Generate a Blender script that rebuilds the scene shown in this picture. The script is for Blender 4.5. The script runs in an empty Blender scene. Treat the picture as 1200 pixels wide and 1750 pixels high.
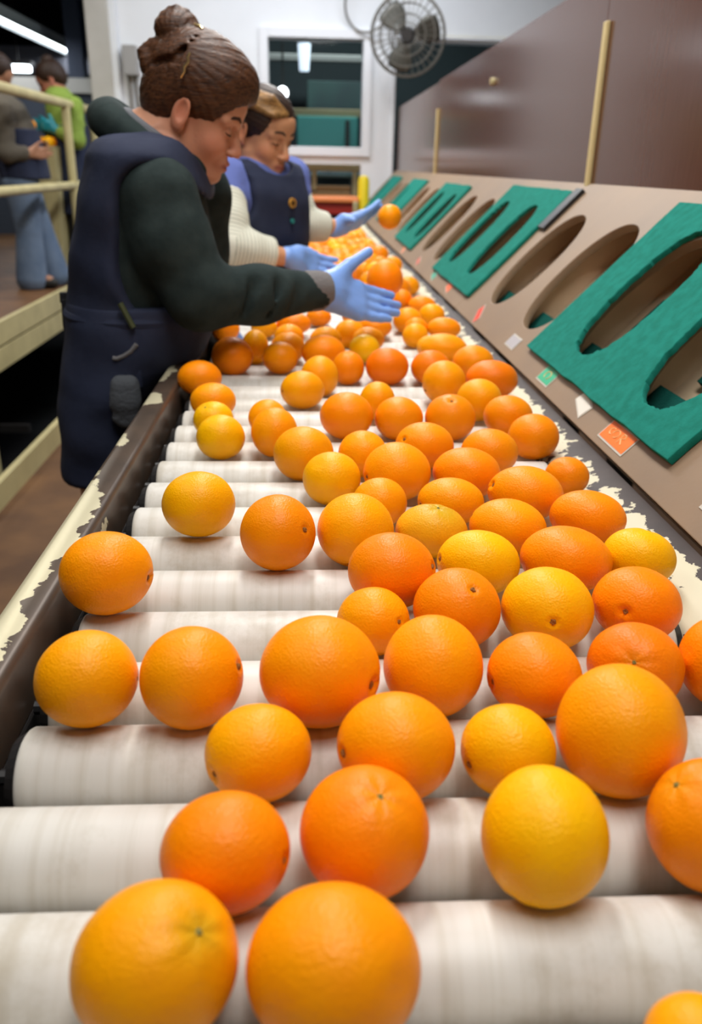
import bpy, bmesh, math, random
import numpy as np
from mathutils import Vector, Matrix, noise as mnoise
R_ = math.radians
scene = bpy.context.scene
COL = scene.collection
random.seed(7)
rng = np.random.default_rng(7)

# ------------------------------------------------------------------ camera
FPX = 1394.96
PITCH, YAW, ROLL = 0.4014, 0.0583, 0.0204
CAM = np.array([0.0, 0.0, 1.337])
ZT = 0.950                     # top of the rollers
PY, Y0, RR = 0.085, 0.4084, 0.0364
def _basis():
    c, s = math.cos, math.sin
    F = np.array([s(YAW)*c(PITCH), c(YAW)*c(PITCH), -s(PITCH)])
    R = np.array([c(YAW), -s(YAW), 0.0]); U = np.cross(R, F)
    return F, c(ROLL)*R + s(ROLL)*U, -s(ROLL)*R + c(ROLL)*U
BF, BR, BU = _basis()
cd = bpy.data.cameras.new('camera'); cam = bpy.data.objects.new('camera', cd); COL.objects.link(cam)
cd.sensor_fit = 'VERTICAL'; cd.sensor_height = 36.0; cd.sensor_width = 36.0*1200/1750
cd.lens = FPX/1750*36.0
cd.clip_start = 0.02; cd.clip_end = 60
cam.matrix_world = Matrix(((BR[0], BU[0], -BF[0], CAM[0]), (BR[1], BU[1], -BF[1], CAM[1]), (BR[2], BU[2], -BF[2], CAM[2]), (0, 0, 0, 1)))
cd.dof.use_dof = True; cd.dof.focus_distance = 0.82; cd.dof.aperture_fstop = 5.4
scene.camera = cam
def ray(x, y): return BF*FPX + BR*(x-600) - BU*(y-875)
def onY(x, y, Y):
    d = ray(x, y); return CAM + d*(Y/d[1])
def onZ(x, y, Z):
    d = ray(x, y); return CAM + d*((Z-CAM[2])/d[2])

# ------------------------------------------------------------------ world, view, lights
w = bpy.data.worlds.new('world'); scene.world = w; w.use_nodes = True
w.node_tree.nodes['Background'].inputs[0].default_value = (0.75, 0.82, 1.0, 1)
w.node_tree.nodes['Background'].inputs[1].default_value = 0.035
vs = scene.view_settings
vs.view_transform = 'Standard'; vs.look = 'None'; vs.gamma = 1.0; vs.exposure = 0.0; vs.use_curve_mapping = False
def area(name, loc, sx, sy, power, col=(1, 1, 1), tgt=None):
    l = bpy.data.lights.new(name, 'AREA'); l.shape = 'RECTANGLE'; l.size = sx; l.size_y = sy; l.energy = power; l.color = col
    o = bpy.data.objects.new(name, l); COL.objects.link(o); o.location = loc
    if tgt is not None:
        o.rotation_euler = (Vector(tgt)-Vector(loc)).to_track_quat('-Z', 'Y').to_euler()
    return o
KL = [((0.25, 0.3, 3.15), 0.5, 1.5, 38), ((0.0, 2.3, 3.15), 0.35, 1.5, 52), ((0.2, 4.8, 3.15), 0.5, 1.5, 55)]
for i, (l, sx, sy, p) in enumerate(KL):
    area('fluorescent_light_over_belt', l, sx, sy, p, (1.0, 0.975, 0.94))
area('fluorescent_light_by_wall', (0.0, 6.3, 3.2), 2.4, 0.3, 50, (0.86, 0.92, 1.0))
area('fluorescent_light_left', (-2.3, 5.2, 3.3), 0.3, 2.0, 38, (1.0, 0.95, 0.85))
area('fluorescent_light_walkway', (-1.3, 0.9, 3.1), 0.3, 1.4, 12, (1.0, 0.93, 0.85))

# ------------------------------------------------------------------ materials
MATS = {}
def nt(m): return m.node_tree
def mat(name, col, rough=0.5, metal=0.0, spec=0.5, bump=None, var=None, emit=None, coat=0, sss=0):
    """bump=(scale, strength[, detail]); var=(scale, colour2[, lo, hi])"""
    if name in MATS: return MATS[name]
    m = bpy.data.materials.new(name); m.use_nodes = True; MATS[name] = m
    T = m.node_tree; b = T.nodes['Principled BSDF']
    b.inputs['Base Color'].default_value = (*col, 1); b.inputs['Roughness'].default_value = rough
    b.inputs['Metallic'].default_value = metal; b.inputs['Specular IOR Level'].default_value = spec
    if coat: b.inputs['Coat Weight'].default_value = coat
    if sss:
        b.inputs['Subsurface Weight'].default_value = sss; b.inputs['Subsurface Scale'].default_value = 0.006
        b.inputs['Subsurface Radius'].default_value = (1, .4, .2)
    tc = T.nodes.new('ShaderNodeTexCoord')
    if var:
        n = T.nodes.new('ShaderNodeTexNoise'); n.inputs['Scale'].default_value = var[0]; n.inputs['Detail'].default_value = 6
        T.links.new(tc.outputs['Object'], n.inputs['Vector'])
        r = T.nodes.new('ShaderNodeMapRange'); r.inputs[1].default_value = var[2] if len(var) > 2 else .35; r.inputs[2].default_value = var[3] if len(var) > 3 else .65
        T.links.new(n.outputs[0], r.inputs[0])
        mx = T.nodes.new('ShaderNodeMix'); mx.data_type = 'RGBA'
        mx.inputs[6].default_value = (*col, 1); mx.inputs[7].default_value = (*var[1], 1)
        T.links.new(r.outputs[0], mx.inputs[0]); T.links.new(mx.outputs[2], b.inputs['Base Color'])
    if bump:
        n = T.nodes.new('ShaderNodeTexNoise'); n.inputs['Scale'].default_value = bump[0]; n.inputs['Detail'].default_value = bump[2] if len(bump) > 2 else 4
        T.links.new(tc.outputs['Object'], n.inputs['Vector'])
        bp = T.nodes.new('ShaderNodeBump'); bp.inputs['Strength'].default_value = bump[1]; bp.inputs['Distance'].default_value = 0.004
        T.links.new(n.outputs[0], bp.inputs['Height']); T.links.new(bp.outputs[0], b.inputs['Normal'])
    if emit:
        b.inputs['Emission Color'].default_value = (*emit[0], 1); b.inputs['Emission Strength'].default_value = emit[1]
    return m
def nd(T, t, **k):
    n = T.nodes.new(t)
    for a, v in k.items(): setattr(n, a, v)
    return n

def attr_mat(name, attr, rough=.5, sss=0, bump=None, spec=.5, coat=0):
    m = mat(name, (.5, .5, .5), rough, spec=spec, bump=bump, sss=sss, coat=coat)
    T = m.node_tree; a = nd(T, 'ShaderNodeAttribute'); a.attribute_name = attr
    T.links.new(a.outputs['Color'], T.nodes['Principled BSDF'].inputs['Base Color'])
    return m

def orange_material():
    m = bpy.data.materials.new('orange_peel'); m.use_nodes = True; T = m.node_tree; b = T.nodes['Principled BSDF']
    a = nd(T, 'ShaderNodeAttribute'); a.attribute_name = 'peel'
    tc = nd(T, 'ShaderNodeTexCoord')
    n1 = nd(T, 'ShaderNodeTexNoise'); n1.inputs['Scale'].default_value = 28; n1.inputs['Detail'].default_value = 3
    T.links.new(tc.outputs['Object'], n1.inputs['Vector'])
    hs = nd(T, 'ShaderNodeMix'); hs.data_type = 'RGBA'; hs.blend_type = 'MULTIPLY'
    hs.inputs[7].default_value = (.95, .80, .6, 1)
    mr = nd(T, 'ShaderNodeMapRange'); mr.inputs[1].default_value = .4; mr.inputs[2].default_value = .75; mr.inputs[4].default_value = .7
    T.links.new(n1.outputs[0], mr.inputs[0]); T.links.new(mr.outputs[0], hs.inputs[0])
    T.links.new(a.outputs['Color'], hs.inputs[6]); T.links.new(hs.outputs[2], b.inputs['Base Color'])
    v = nd(T, 'ShaderNodeTexVoronoi'); v.inputs['Scale'].default_value = 620; v.feature = 'SMOOTH_F1'
    T.links.new(tc.outputs['Object'], v.inputs['Vector'])
    n2 = nd(T, 'ShaderNodeTexNoise'); n2.inputs['Scale'].default_value = 240; n2.inputs['Detail'].default_value = 1
    T.links.new(tc.outputs['Object'], n2.inputs['Vector'])
    ad = nd(T, 'ShaderNodeMath', operation='ADD'); T.links.new(v.outputs['Distance'], ad.inputs[0]); T.links.new(n2.outputs[0], ad.inputs[1])
    bp = nd(T, 'ShaderNodeBump'); bp.inputs['Strength'].default_value = .38; bp.inputs['Distance'].default_value = .0009
    T.links.new(ad.outputs[0], bp.inputs['Height']); T.links.new(bp.outputs[0], b.inputs['Normal'])
    b.inputs['Roughness'].default_value = .40; b.inputs['Specular IOR Level'].default_value = .22
    b.inputs['Subsurface Weight'].default_value = .05; b.inputs['Subsurface Scale'].default_value = .006
    b.inputs['Subsurface Radius'].default_value = (1, .35, .05)
    return m
M_ORANGE = orange_material()

def roller_material():
    m = bpy.data.materials.new('roller_plastic'); m.use_nodes = True; T = m.node_tree; b = T.nodes['Principled BSDF']
    tc = nd(T, 'ShaderNodeTexCoord'); oi = nd(T, 'ShaderNodeObjectInfo')
    ad = nd(T, 'ShaderNodeVectorMath', operation='ADD')
    cb = nd(T, 'ShaderNodeCombineXYZ'); mu = nd(T, 'ShaderNodeMath', operation='MULTIPLY'); mu.inputs[1].default_value = 9
    T.links.new(oi.outputs['Random'], mu.inputs[0]); T.links.new(mu.outputs[0], cb.inputs[0]); T.links.new(mu.outputs[0], cb.inputs[1])
    T.links.new(tc.outputs['Object'], ad.inputs[0]); T.links.new(cb.outputs[0], ad.inputs[1])
    mp = nd(T, 'ShaderNodeMapping'); mp.inputs['Scale'].default_value = (90, 3, 3)    # rings around the roller
    T.links.new(ad.outputs[0], mp.inputs[0])
    n = nd(T, 'ShaderNodeTexNoise'); n.inputs['Scale'].default_value = 1; n.inputs['Detail'].default_value = 5; T.links.new(mp.outputs[0], n.inputs['Vector'])
    n2 = nd(T, 'ShaderNodeTexNoise'); n2.inputs['Scale'].default_value = 14; n2.inputs['Detail'].default_value = 8; n2.inputs['Roughness'].default_value = .7
    T.links.new(ad.outputs[0], n2.inputs['Vector'])
    r1 = nd(T, 'ShaderNodeMapRange'); r1.inputs[1].default_value = .45; r1.inputs[2].default_value = .8
    T.links.new(n.outputs[0], r1.inputs[0])
    r2 = nd(T, 'ShaderNodeMapRange'); r2.inputs[1].default_value = .5; r2.inputs[2].default_value = .85
    T.links.new(n2.outputs[0], r2.inputs[0])
    m1 = nd(T, 'ShaderNodeMix'); m1.data_type = 'RGBA'; m1.inputs[6].default_value = (.68, .665, .62, 1); m1.inputs[7].default_value = (.52, .485, .41, 1)
    T.links.new(r1.outputs[0], m1.inputs[0])
    m2 = nd(T, 'ShaderNodeMix'); m2.data_type = 'RGBA'; m2.inputs[7].default_value = (.40, .35, .26, 1)
    T.links.new(r2.outputs[0], m2.inputs[0]); T.links.new(m1.outputs[2], m2.inputs[6]); T.links.new(m2.outputs[2], b.inputs['Base Color'])
    b.inputs['Roughness'].default_value = .42
    bp = nd(T, 'ShaderNodeBump'); bp.inputs['Strength'].default_value = .12; bp.inputs['Distance'].default_value = .001
    T.links.new(n.outputs[0], bp.inputs['Height']); T.links.new(bp.outputs[0], b.inputs['Normal'])
    return m
M_ROLLER = roller_material()

def peeling_material(name, dark, dark2, cream, thresh, scale, bandlo, bandhi, metal=.3, rough=.36, lowf=.7):
    """old metal showing through cream paint; the remaining paint keeps to a band across the rail (local x)"""
    m = bpy.data.materials.new(name); m.use_nodes = True; T = m.node_tree; b = T.nodes['Principled BSDF']
    tc = nd(T, 'ShaderNodeTexCoord'); n = nd(T, 'ShaderNodeTexNoise'); n.inputs['Scale'].default_value = scale; n.inputs['Detail'].default_value = 9; n.inputs['Roughness'].default_value = .62
    T.links.new(tc.outputs['Object'], n.inputs['Vector'])
    sp = nd(T, 'ShaderNodeSeparateXYZ'); T.links.new(tc.outputs['Object'], sp.inputs[0])
    r = nd(T, 'ShaderNodeMapRange'); r.inputs[1].default_value = bandlo; r.inputs[2].default_value = bandhi; r.inputs[3].default_value = .14; r.inputs[4].default_value = -.30
    T.links.new(sp.outputs[0], r.inputs[0])
    ad = nd(T, 'ShaderNodeMath', operation='ADD'); T.links.new(n.outputs[0], ad.inputs[0]); T.links.new(r.outputs[0], ad.inputs[1])
    n3 = nd(T, 'ShaderNodeTexNoise'); n3.inputs['Scale'].default_value = 7; n3.inputs['Detail'].default_value = 2; T.links.new(tc.outputs['Object'], n3.inputs['Vector'])
    mm = nd(T, 'ShaderNodeMath', operation='MULTIPLY_ADD'); mm.inputs[1].default_value = lowf; T.links.new(n3.outputs[0], mm.inputs[0]); T.links.new(ad.outputs[0], mm.inputs[2])
    g = nd(T, 'ShaderNodeMapRange'); g.inputs[1].default_value = thresh; g.inputs[2].default_value = thresh+.008
    T.links.new(mm.outputs[0], g.inputs[0])
    n2 = nd(T, 'ShaderNodeTexNoise'); n2.inputs['Scale'].default_value = 22; n2.inputs['Detail'].default_value = 6
    T.links.new(tc.outputs['Object'], n2.inputs['Vector'])
    m0 = nd(T, 'ShaderNodeMix'); m0.data_type = 'RGBA'; m0.inputs[6].default_value = (*dark, 1); m0.inputs[7].default_value = (*dark2, 1)
    T.links.new(n2.outputs[0], m0.inputs[0])
    m1 = nd(T, 'ShaderNodeMix'); m1.data_type = 'RGBA'; m1.inputs[7].default_value = (*cream, 1)
    T.links.new(g.outputs[0], m1.inputs[0]); T.links.new(m0.outputs[2], m1.inputs[6]); T.links.new(m1.outputs[2], b.inputs['Base Color'])
    bp = nd(T, 'ShaderNodeBump'); bp.inputs['Strength'].default_value = .6; bp.inputs['Distance'].default_value = .0006
    T.links.new(g.outputs[0], bp.inputs['Height']); T.links.new(bp.outputs[0], b.inputs['Normal'])
    b.inputs['Roughness'].default_value = rough; b.inputs['Metallic'].default_value = metal
    return m
M_RAIL_L = peeling_material('rail_peeling_left', (.045, .034, .028), (.13, .088, .06), (.66, .61, .42), 1.285, 17, -.262, -.225, lowf=1.4)
M_RAIL_R = peeling_material('rail_peeling_right', (.022, .014, .014), (.07, .05, .045), (.62, .58, .42), .80, 42, .390, .418, metal=0, rough=.6, lowf=.55)

def stripes_material(name, c1, c2, freq):
    m = bpy.data.materials.new(name); m.use_nodes = True; T = m.node_tree; b = T.nodes['Principled BSDF']
    a = nd(T, 'ShaderNodeAttribute'); a.attribute_name = 'along'
    mu = nd(T, 'ShaderNodeMath', operation='MULTIPLY'); mu.inputs[1].default_value = freq; T.links.new(a.outputs['Fac'], mu.inputs[0])
    fr = nd(T, 'ShaderNodeMath', operation='FRACT'); T.links.new(mu.outputs[0], fr.inputs[0])
    gt = nd(T, 'ShaderNodeMath', operation='GREATER_THAN'); gt.inputs[1].default_value = .74; T.links.new(fr.outputs[0], gt.inputs[0])
    mx = nd(T, 'ShaderNodeMix'); mx.data_type = 'RGBA'; mx.inputs[6].default_value = (*c1, 1); mx.inputs[7].default_value = (*c2, 1)
    T.links.new(gt.outputs[0], mx.inputs[0]); T.links.new(mx.outputs[2], b.inputs['Base Color']); b.inputs['Roughness'].default_value = .85
    return m

def panel_material():
    m = bpy.data.materials.new('brown_panel_board'); m.use_nodes = True; T = m.node_tree; b = T.nodes['Principled BSDF']
    tc = nd(T, 'ShaderNodeTexCoord'); mp = nd(T, 'ShaderNodeMapping'); mp.inputs['Scale'].default_value = (1, 60, 3)
    T.links.new(tc.outputs['Object'], mp.inputs[0])
    n = nd(T, 'ShaderNodeTexNoise'); n.inputs['Scale'].default_value = 3; n.inputs['Detail'].default_value = 5; T.links.new(mp.outputs[0], n.inputs['Vector'])
    mx = nd(T, 'ShaderNodeMix'); mx.data_type = 'RGBA'; mx.inputs[6].default_value = (.080, .026, .012, 1); mx.inputs[7].default_value = (.125, .050, .028, 1)
    T.links.new(n.outputs[0], mx.inputs[0]); T.links.new(mx.outputs[2], b.inputs['Base Color'])
    b.inputs['Roughness'].default_value = .17; b.inputs['Specular IOR Level'].default_value = .35
    return m
M_PANEL = panel_material()

M_BLACK = mat('black_plastic', (.012, .012, .013), .45)
M_DARKMETAL = mat('dark_machine_metal', (.03, .027, .026), .5, .4, bump=(30, .2))
M_STEEL = mat('dull_steel', (.30, .29, .28), .4, .8)
M_WALLW = mat('white_wall_paint', (.76, .775, .80), .7, bump=(12, .05), var=(2.5, (.71, .725, .75)))
M_WALLG = mat('white_wall_edge', (.62, .63, .66), .6)
M_BOARD = mat('beige_board_paint', (.27, .18, .108), .55, bump=(60, .08), var=(5, (.225, .155, .10), .4, .75))
M_FOAM = mat('green_foam', (.008, .165, .125), .95, spec=.15, bump=(420, .12, 3), var=(60, (.012, .21, .165)))
M_CREAM = mat('cream_steel_paint', (.56, .49, .25), .5, var=(6, (.46, .40, .2)))
M_WOOD = mat('pale_wood_strip', (.62, .50, .24), .6, bump=(80, .2))
M_FLOORB = mat('rusty_brown_floor', (.085, .034, .010), .6, bump=(30, .3), var=(3.5, (.17, .078, .025)))
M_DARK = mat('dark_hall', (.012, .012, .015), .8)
M_GLASS = mat('window_glass', (.9, .95, 1), .03)
_g = M_GLASS.node_tree.nodes['Principled BSDF']; _g.inputs['Transmission Weight'].default_value = 1.0; _g.inputs['IOR'].default_value = 1.1
M_LAMP = mat('lit_tube', (1, 1, 1), .5, emit=((.85, .95, 1), 9.0))
M_TEAL = mat('teal_machine_paint', (.05, .26, .24), .5)

# ------------------------------------------------------------------ helpers
def tag(o, label=None, cat=None, group=None, kind=None):
    if label: o['label'] = label
    if cat: o['category'] = cat
    if group: o['group'] = group
    if kind: o['kind'] = kind
    return o
def empty(name, loc, label=None, cat=None, group=None):
    o = bpy.data.objects.new(name, None); COL.objects.link(o); o.location = loc; o.empty_display_size = .05
    bpy.context.view_layer.update() if False else None
    return tag(o, label, cat, group)
def link(name, me, m, parent=None, smooth=False, sharp=None):
    """me is built in world coordinates; the parent's location is taken off"""
    o = bpy.data.objects.new(name, me); COL.objects.link(o)
    if m is not None: me.materials.append(m)
    if parent is not None:
        o.parent = parent
        base = Vector(parent.location)
        if parent.parent is not None: base = base + Vector(parent.parent.location)
        me.transform(Matrix.Translation(-base))
    if smooth:
        me.polygons.foreach_set('use_smooth', [True]*len(me.polygons))
        if sharp is not None:
            try: me.set_sharp_from_angle(angle=R_(sharp))
            except Exception: pass
    return o
class MB:
    def __init__(s): s.bm = bmesh.new()
    def box(s, lo, hi, bev=0):
        r = bmesh.ops.create_cube(s.bm, size=1)
        c = [(a+b)/2 for a, b in zip(lo, hi)]; d = [abs(b-a) for a, b in zip(lo, hi)]
        for v in r['verts']: v.co = Vector((c[0]+v.co.x*d[0], c[1]+v.co.y*d[1], c[2]+v.co.z*d[2]))
        if bev:
            es = list({e for v in r['verts'] for e in v.link_edges})
            bmesh.ops.bevel(s.bm, geom=es, offset=bev, segments=2, affect='EDGES', profile=.5)
        return s
    def cyl(s, a, b, r1, r2=None, seg=20, caps=True):
        a = Vector(a); b = Vector(b); r2 = r1 if r2 is None else r2
        q = (b-a).to_track_quat('Z', 'Y').to_matrix().to_4x4(); q.translation = (a+b)/2
        bmesh.ops.create_cone(s.bm, cap_ends=caps, segments=seg, radius1=r1, radius2=r2, depth=(b-a).length, matrix=q)
        return s
    def tube(s, pts, r, seg=8, closed=False):
        pts = [Vector(p) for p in pts]; n = len(pts); rings = []
        up = Vector((0, 0, 1))
        prev = None
        for i, p in enumerate(pts):
            t = (pts[(i+1) % n]-pts[i-1]) if closed else (pts[min(i+1, n-1)]-pts[max(i-1, 0)])
            t.normalize()
            if prev is None:
                u = t.orthogonal().normalized()
            else:
                u = (prev-t*prev.dot(t)).normalized()
            prev = u; v = t.cross(u)
            rr = r[i] if isinstance(r, (list, tuple)) else r
            rings.append([s.bm.verts.new(p+(u*math.cos(2*math.pi*k/seg)+v*math.sin(2*math.pi*k/seg))*rr) for k in range(seg)])
        m = n if closed else n-1
        for i in range(m):
            A = rings[i]; B = rings[(i+1) % n]
            for k in range(seg):
                s.bm.faces.new((A[k], A[(k+1) % seg], B[(k+1) % seg], B[k]))
        if not closed:
            s.bm.faces.new(rings[0][::-1]); s.bm.faces.new(rings[-1])
        return s
    def prism(s, poly, y0, y1):
        """poly in (x,z), extruded along y"""
        A = [s.bm.verts.new((x, y0, z)) for x, z in poly]; B = [s.bm.verts.new((x, y1, z)) for x, z in poly]
        n = len(poly)
        s.bm.faces.new(A); s.bm.faces.new(B[::-1])
        for i in range(n): s.bm.faces.new((A[i], B[i], B[(i+1) % n], A[(i+1) % n]))
        return s
    def build(s, name, m, parent=None, smooth=False, sharp=35):
        bmesh.ops.recalc_face_normals(s.bm, faces=s.bm.faces)
        me = bpy.data.meshes.new(name); s.bm.to_mesh(me); s.bm.free()
        return link(name, me, m, parent, smooth, sharp if smooth else None)
def struct(name, mb, m, smooth=False): return tag(mb.build(name, m, None, smooth), kind='structure')

# ---- signed distance modelling
class SDF:
    def __init__(s, xs, ys, zs):
        s.ax = [np.asarray(a, dtype=np.float32) for a in (xs, ys, zs)]
        s.F = np.full([len(a) for a in s.ax], 1.0, np.float32)
    def _sl(s, lo, hi):
        out = []
        for a, l, h in zip(s.ax, lo, hi):
            i = max(0, int(np.searchsorted(a, l))-1); j = min(len(a), int(np.searchsorted(a, h))+1)
            if j <= i: return None
            out.append(slice(i, j))
        return tuple(out)
    def _pts(s, sl):
        return (s.ax[0][sl[0]][:, None, None], s.ax[1][sl[1]][None, :, None], s.ax[2][sl[2]][None, None, :])
    def op(s, sl, d, k, mode):
        F = s.F[sl]
        if mode == 'u':
            if k > 0:
                h = np.maximum(k-np.abs(F-d), 0)/k; r = np.minimum(F, d)-h*h*k*.25
            else: r = np.minimum(F, d)
        elif mode == 's':
            if k > 0:
                h = np.maximum(k-np.abs(F+d), 0)/k; r = np.maximum(F, -d)+h*h*k*.25
            else: r = np.maximum(F, -d)
        s.F[sl] = r
    def cap(s, a, b, ra, rb=None, k=.01, mode='u', flat=None):
        rb = ra if rb is None else rb; a = np.array(a, float); b = np.array(b, float); m = max(ra, rb)+k*1.2+.012
        sl = s._sl(np.minimum(a, b)-m, np.maximum(a, b)+m)
        if sl is None: return s
        X, Y, Z = s._pts(sl); ab = b-a; L = max(ab@ab, 1e-9)
        t = np.clip(((X-a[0])*ab[0]+(Y-a[1])*ab[1]+(Z-a[2])*ab[2])/L, 0, 1)
        d = np.sqrt((X-a[0]-t*ab[0])**2+(Y-a[1]-t*ab[1])**2+(Z-a[2]-t*ab[2])**2)-(ra+(rb-ra)*t)
        s.op(sl, d, k, mode); return s
    def chain(s, pts, rs, k=.01, mode='u'):
        for i in range(len(pts)-1): s.cap(pts[i], pts[i+1], rs[i], rs[i+1], k, mode)
        return s
    def ell(s, c, r, rot=None, k=.01, mode='u'):
        c = np.array(c, float); r = np.array(r, float); m = r.max()+k*1.2+.012
        sl = s._sl(c-m, c+m)
        if sl is None: return s
        X, Y, Z = s._pts(sl); X = X-c[0]; Y = Y-c[1]; Z = Z-c[2]
        if rot is not None:   # columns of rot = local axes in world
            r0 = rot[:, 0]; r1 = rot[:, 1]; r2 = rot[:, 2]
            X, Y, Z = X*r0[0]+Y*r0[1]+Z*r0[2], X*r1[0]+Y*r1[1]+Z*r1[2], X*r2[0]+Y*r2[1]+Z*r2[2]
        k0 = np.sqrt((X/r[0])**2+(Y/r[1])**2+(Z/r[2])**2); k1 = np.sqrt((X/r[0]**2)**2+(Y/r[1]**2)**2+(Z/r[2]**2)**2)+1e-9
        s.op(sl, k0*(k0-1)/k1, k, mode); return s
    def loft(s, secs, off=0, yaw=0, k=.02, mode='u', p=2.3, zlo=None, zhi=None, wr=0):
        """secs: (z, cx, cy, rx, ry) bottom to top"""
        S = np.array(sorted(secs)); z0 = S[0, 0] if zlo is None else zlo; z1 = S[-1, 0] if zhi is None else zhi
        mr = max(S[:, 3].max(), S[:, 4].max())*1.1+off+k+.03
        sl = s._sl((S[:, 1].min()-mr, S[:, 2].min()-mr, z0-k-.03), (S[:, 1].max()+mr, S[:, 2].max()+mr, z1+k+.03))
        X, Y, Z = s._pts(sl); z = np.clip(Z, S[0, 0], S[-1, 0])
        def ip(i):
            # smooth interpolation
            t = np.interp(z, S[:, 0], np.arange(len(S))); f = np.floor(t).astype(int); f = np.minimum(f, len(S)-2); u = t-f
            P0 = S[np.maximum(f-1, 0), i]; P1 = S[f, i]; P2 = S[f+1, i]; P3 = S[np.minimum(f+2, len(S)-1), i]
            return .5*((2*P1)+(-P0+P2)*u+(2*P0-5*P1+4*P2-P3)*u*u+(-P0+3*P1-3*P2+P3)*u**3)
        cx, cy, rx, ry = ip(1), ip(2), ip(3), ip(4)
        dx = X-cx; dy = Y-cy
        if yaw:
            c, n = math.cos(yaw), math.sin(yaw); dx, dy = dx*c+dy*n, -dx*n+dy*c
        q = (np.abs(dx/rx)**p+np.abs(dy/ry)**p)**(1/p)
        d = (q-1)*np.minimum(rx, ry)*1.0-off
        if wr: d = d+wr*(np.sin(Z*55+X*21)+np.sin(Z*34-X*40+Y*18))
        d = np.maximum(d, np.maximum(z0-Z, Z-z1))
        s.op(sl, d.astype(np.float32), k, mode); return s
    def wrinkle(s, amp, fs=(40, 33, 55)):
        X, Y, Z = s._pts((slice(None),)*3)
        s.F += (amp*np.sin(X*fs[0]+np.sin(Z*17)*1.5)*np.sin(Z*fs[2]+X*12+np.sin(Y*14)*2)*np.cos(Y*fs[1]*.5)).astype(np.float32); return s
    def half(s, pt, n, k=0):
        """keep the side the normal points away from"""
        X, Y, Z = s._pts((slice(None),)*3)
        d = (X-pt[0])*n[0]+(Y-pt[1])*n[1]+(Z-pt[2])*n[2]
        s.F = np.maximum(s.F, d).astype(np.float32); return s
    def mesh(s, name):
        F = s.F; ins = F < 0
        nx, ny, nz = F.shape
        cs = sum(ins[i:nx-1+i, j:ny-1+j, k:nz-1+k].astype(np.int8) for i in (0, 1) for j in (0, 1) for k in (0, 1))
        m = (cs > 0) & (cs < 8); I, J, K = np.nonzero(m); n = len(I)
        vid = np.full(m.shape, -1, np.int64); vid[I, J, K] = np.arange(n)
        acc = np.zeros((n, 3)); cnt = np.zeros(n)
        ax = s.ax
        for a in range(3):
            for u in (0, 1):
                for v in (0, 1):
                    o0 = [0, 0, 0]; oth = [i for i in range(3) if i != a]
                    o0[oth[0]] = u; o0[oth[1]] = v; o1 = list(o0); o1[a] = 1
                    f0 = F[I+o0[0], J+o0[1], K+o0[2]]; f1 = F[I+o1[0], J+o1[1], K+o1[2]]
                    c = (f0 < 0) != (f1 < 0); t = np.where(c, f0/np.where(c, f0-f1, 1), 0)
                    p0 = np.stack([ax[0][I+o0[0]], ax[1][J+o0[1]], ax[2][K+o0[2]]], 1); p1 = np.stack([ax[0][I+o1[0]], ax[1][J+o1[1]], ax[2][K+o1[2]]], 1)
                    acc += (p0+(p1-p0)*t[:, None])*c[:, None]; cnt += c
        V = acc/np.maximum(cnt, 1)[:, None]
        quads = []
        for a in range(3):
            o = [i for i in range(3) if i != a]
            sl0 = [slice(None)]*3; sl1 = [slice(None)]*3; sl0[a] = slice(0, -1); sl1[a] = slice(1, None)
            c = ins[tuple(sl0)] != ins[tuple(sl1)]; flip = ins[tuple(sl0)]
            idx = np.argwhere(c); fl = flip[c]
            ok = (idx[:, o[0]] > 0) & (idx[:, o[1]] > 0) & (idx[:, o[0]] < F.shape[o[0]]-1) & (idx[:, o[1]] < F.shape[o[1]]-1)
            idx = idx[ok]; fl = fl[ok]
            def g(d0, d1):
                q = idx.copy(); q[:, o[0]] -= d0; q[:, o[1]] -= d1; return vid[q[:, 0], q[:, 1], q[:, 2]]
            Q = np.stack([g(1, 1), g(0, 1), g(0, 0), g(1, 0)], 1)
            if a == 1: fl = ~fl
            Q[~fl] = Q[~fl][:, ::-1]
            quads.append(Q)
        Q = np.concatenate(quads); Q = Q[(Q >= 0).all(1)]
        me = bpy.data.meshes.new(name)
        me.vertices.add(len(V)); me.vertices.foreach_set('co', V.astype(np.float32).ravel())
        me.loops.add(len(Q)*4); me.loops.foreach_set('vertex_index', Q.astype(np.int32).ravel())
        me.polygons.add(len(Q)); me.polygons.foreach_set('loop_start', np.arange(len(Q), dtype=np.int32)*4)
        me.update(calc_edges=True); me.validate()
        return me, V
def axis(*seg):
    """axis((lo,hi,res),...) joined"""
    out = []
    for lo, hi, r in seg: out += list(np.arange(lo, hi-1e-6, r))
    out.append(seg[-1][1]); return np.array(out)
def color_attr(me, name, cols):
    a = me.color_attributes.new(name, 'FLOAT_COLOR', 'POINT'); c = np.ones((len(cols), 4), np.float32); c[:, :3] = cols; a.data.foreach_set('color', c.ravel())
def float_attr(me, name, v):
    a = me.attributes.new(name, 'FLOAT', 'POINT'); a.data.foreach_set('value', np.asarray(v, np.float32))
ORD = ['first', 'second', 'third', 'fourth', 'fifth', 'sixth', 'seventh', 'eighth', 'ninth', 'tenth', 'eleventh', 'twelfth', 'thirteenth', 'fourteenth', 'fifteenth', 'sixteenth', 'seventeenth', 'eighteenth', 'nineteenth']
TENS = {2: 'twenty', 3: 'thirty', 4: 'forty', 5: 'fifty', 6: 'sixty', 7: 'seventy'}
def ordw(n):
    if n < 20: return ORD[n-1]
    t, u = divmod(n, 10)
    return {2: 'twentieth', 3: 'thirtieth', 4: 'fortieth', 5: 'fiftieth', 6: 'sixtieth', 7: 'seventieth'}[t] if u == 0 else TENS[t]+'-'+ORD[u-1]

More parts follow.
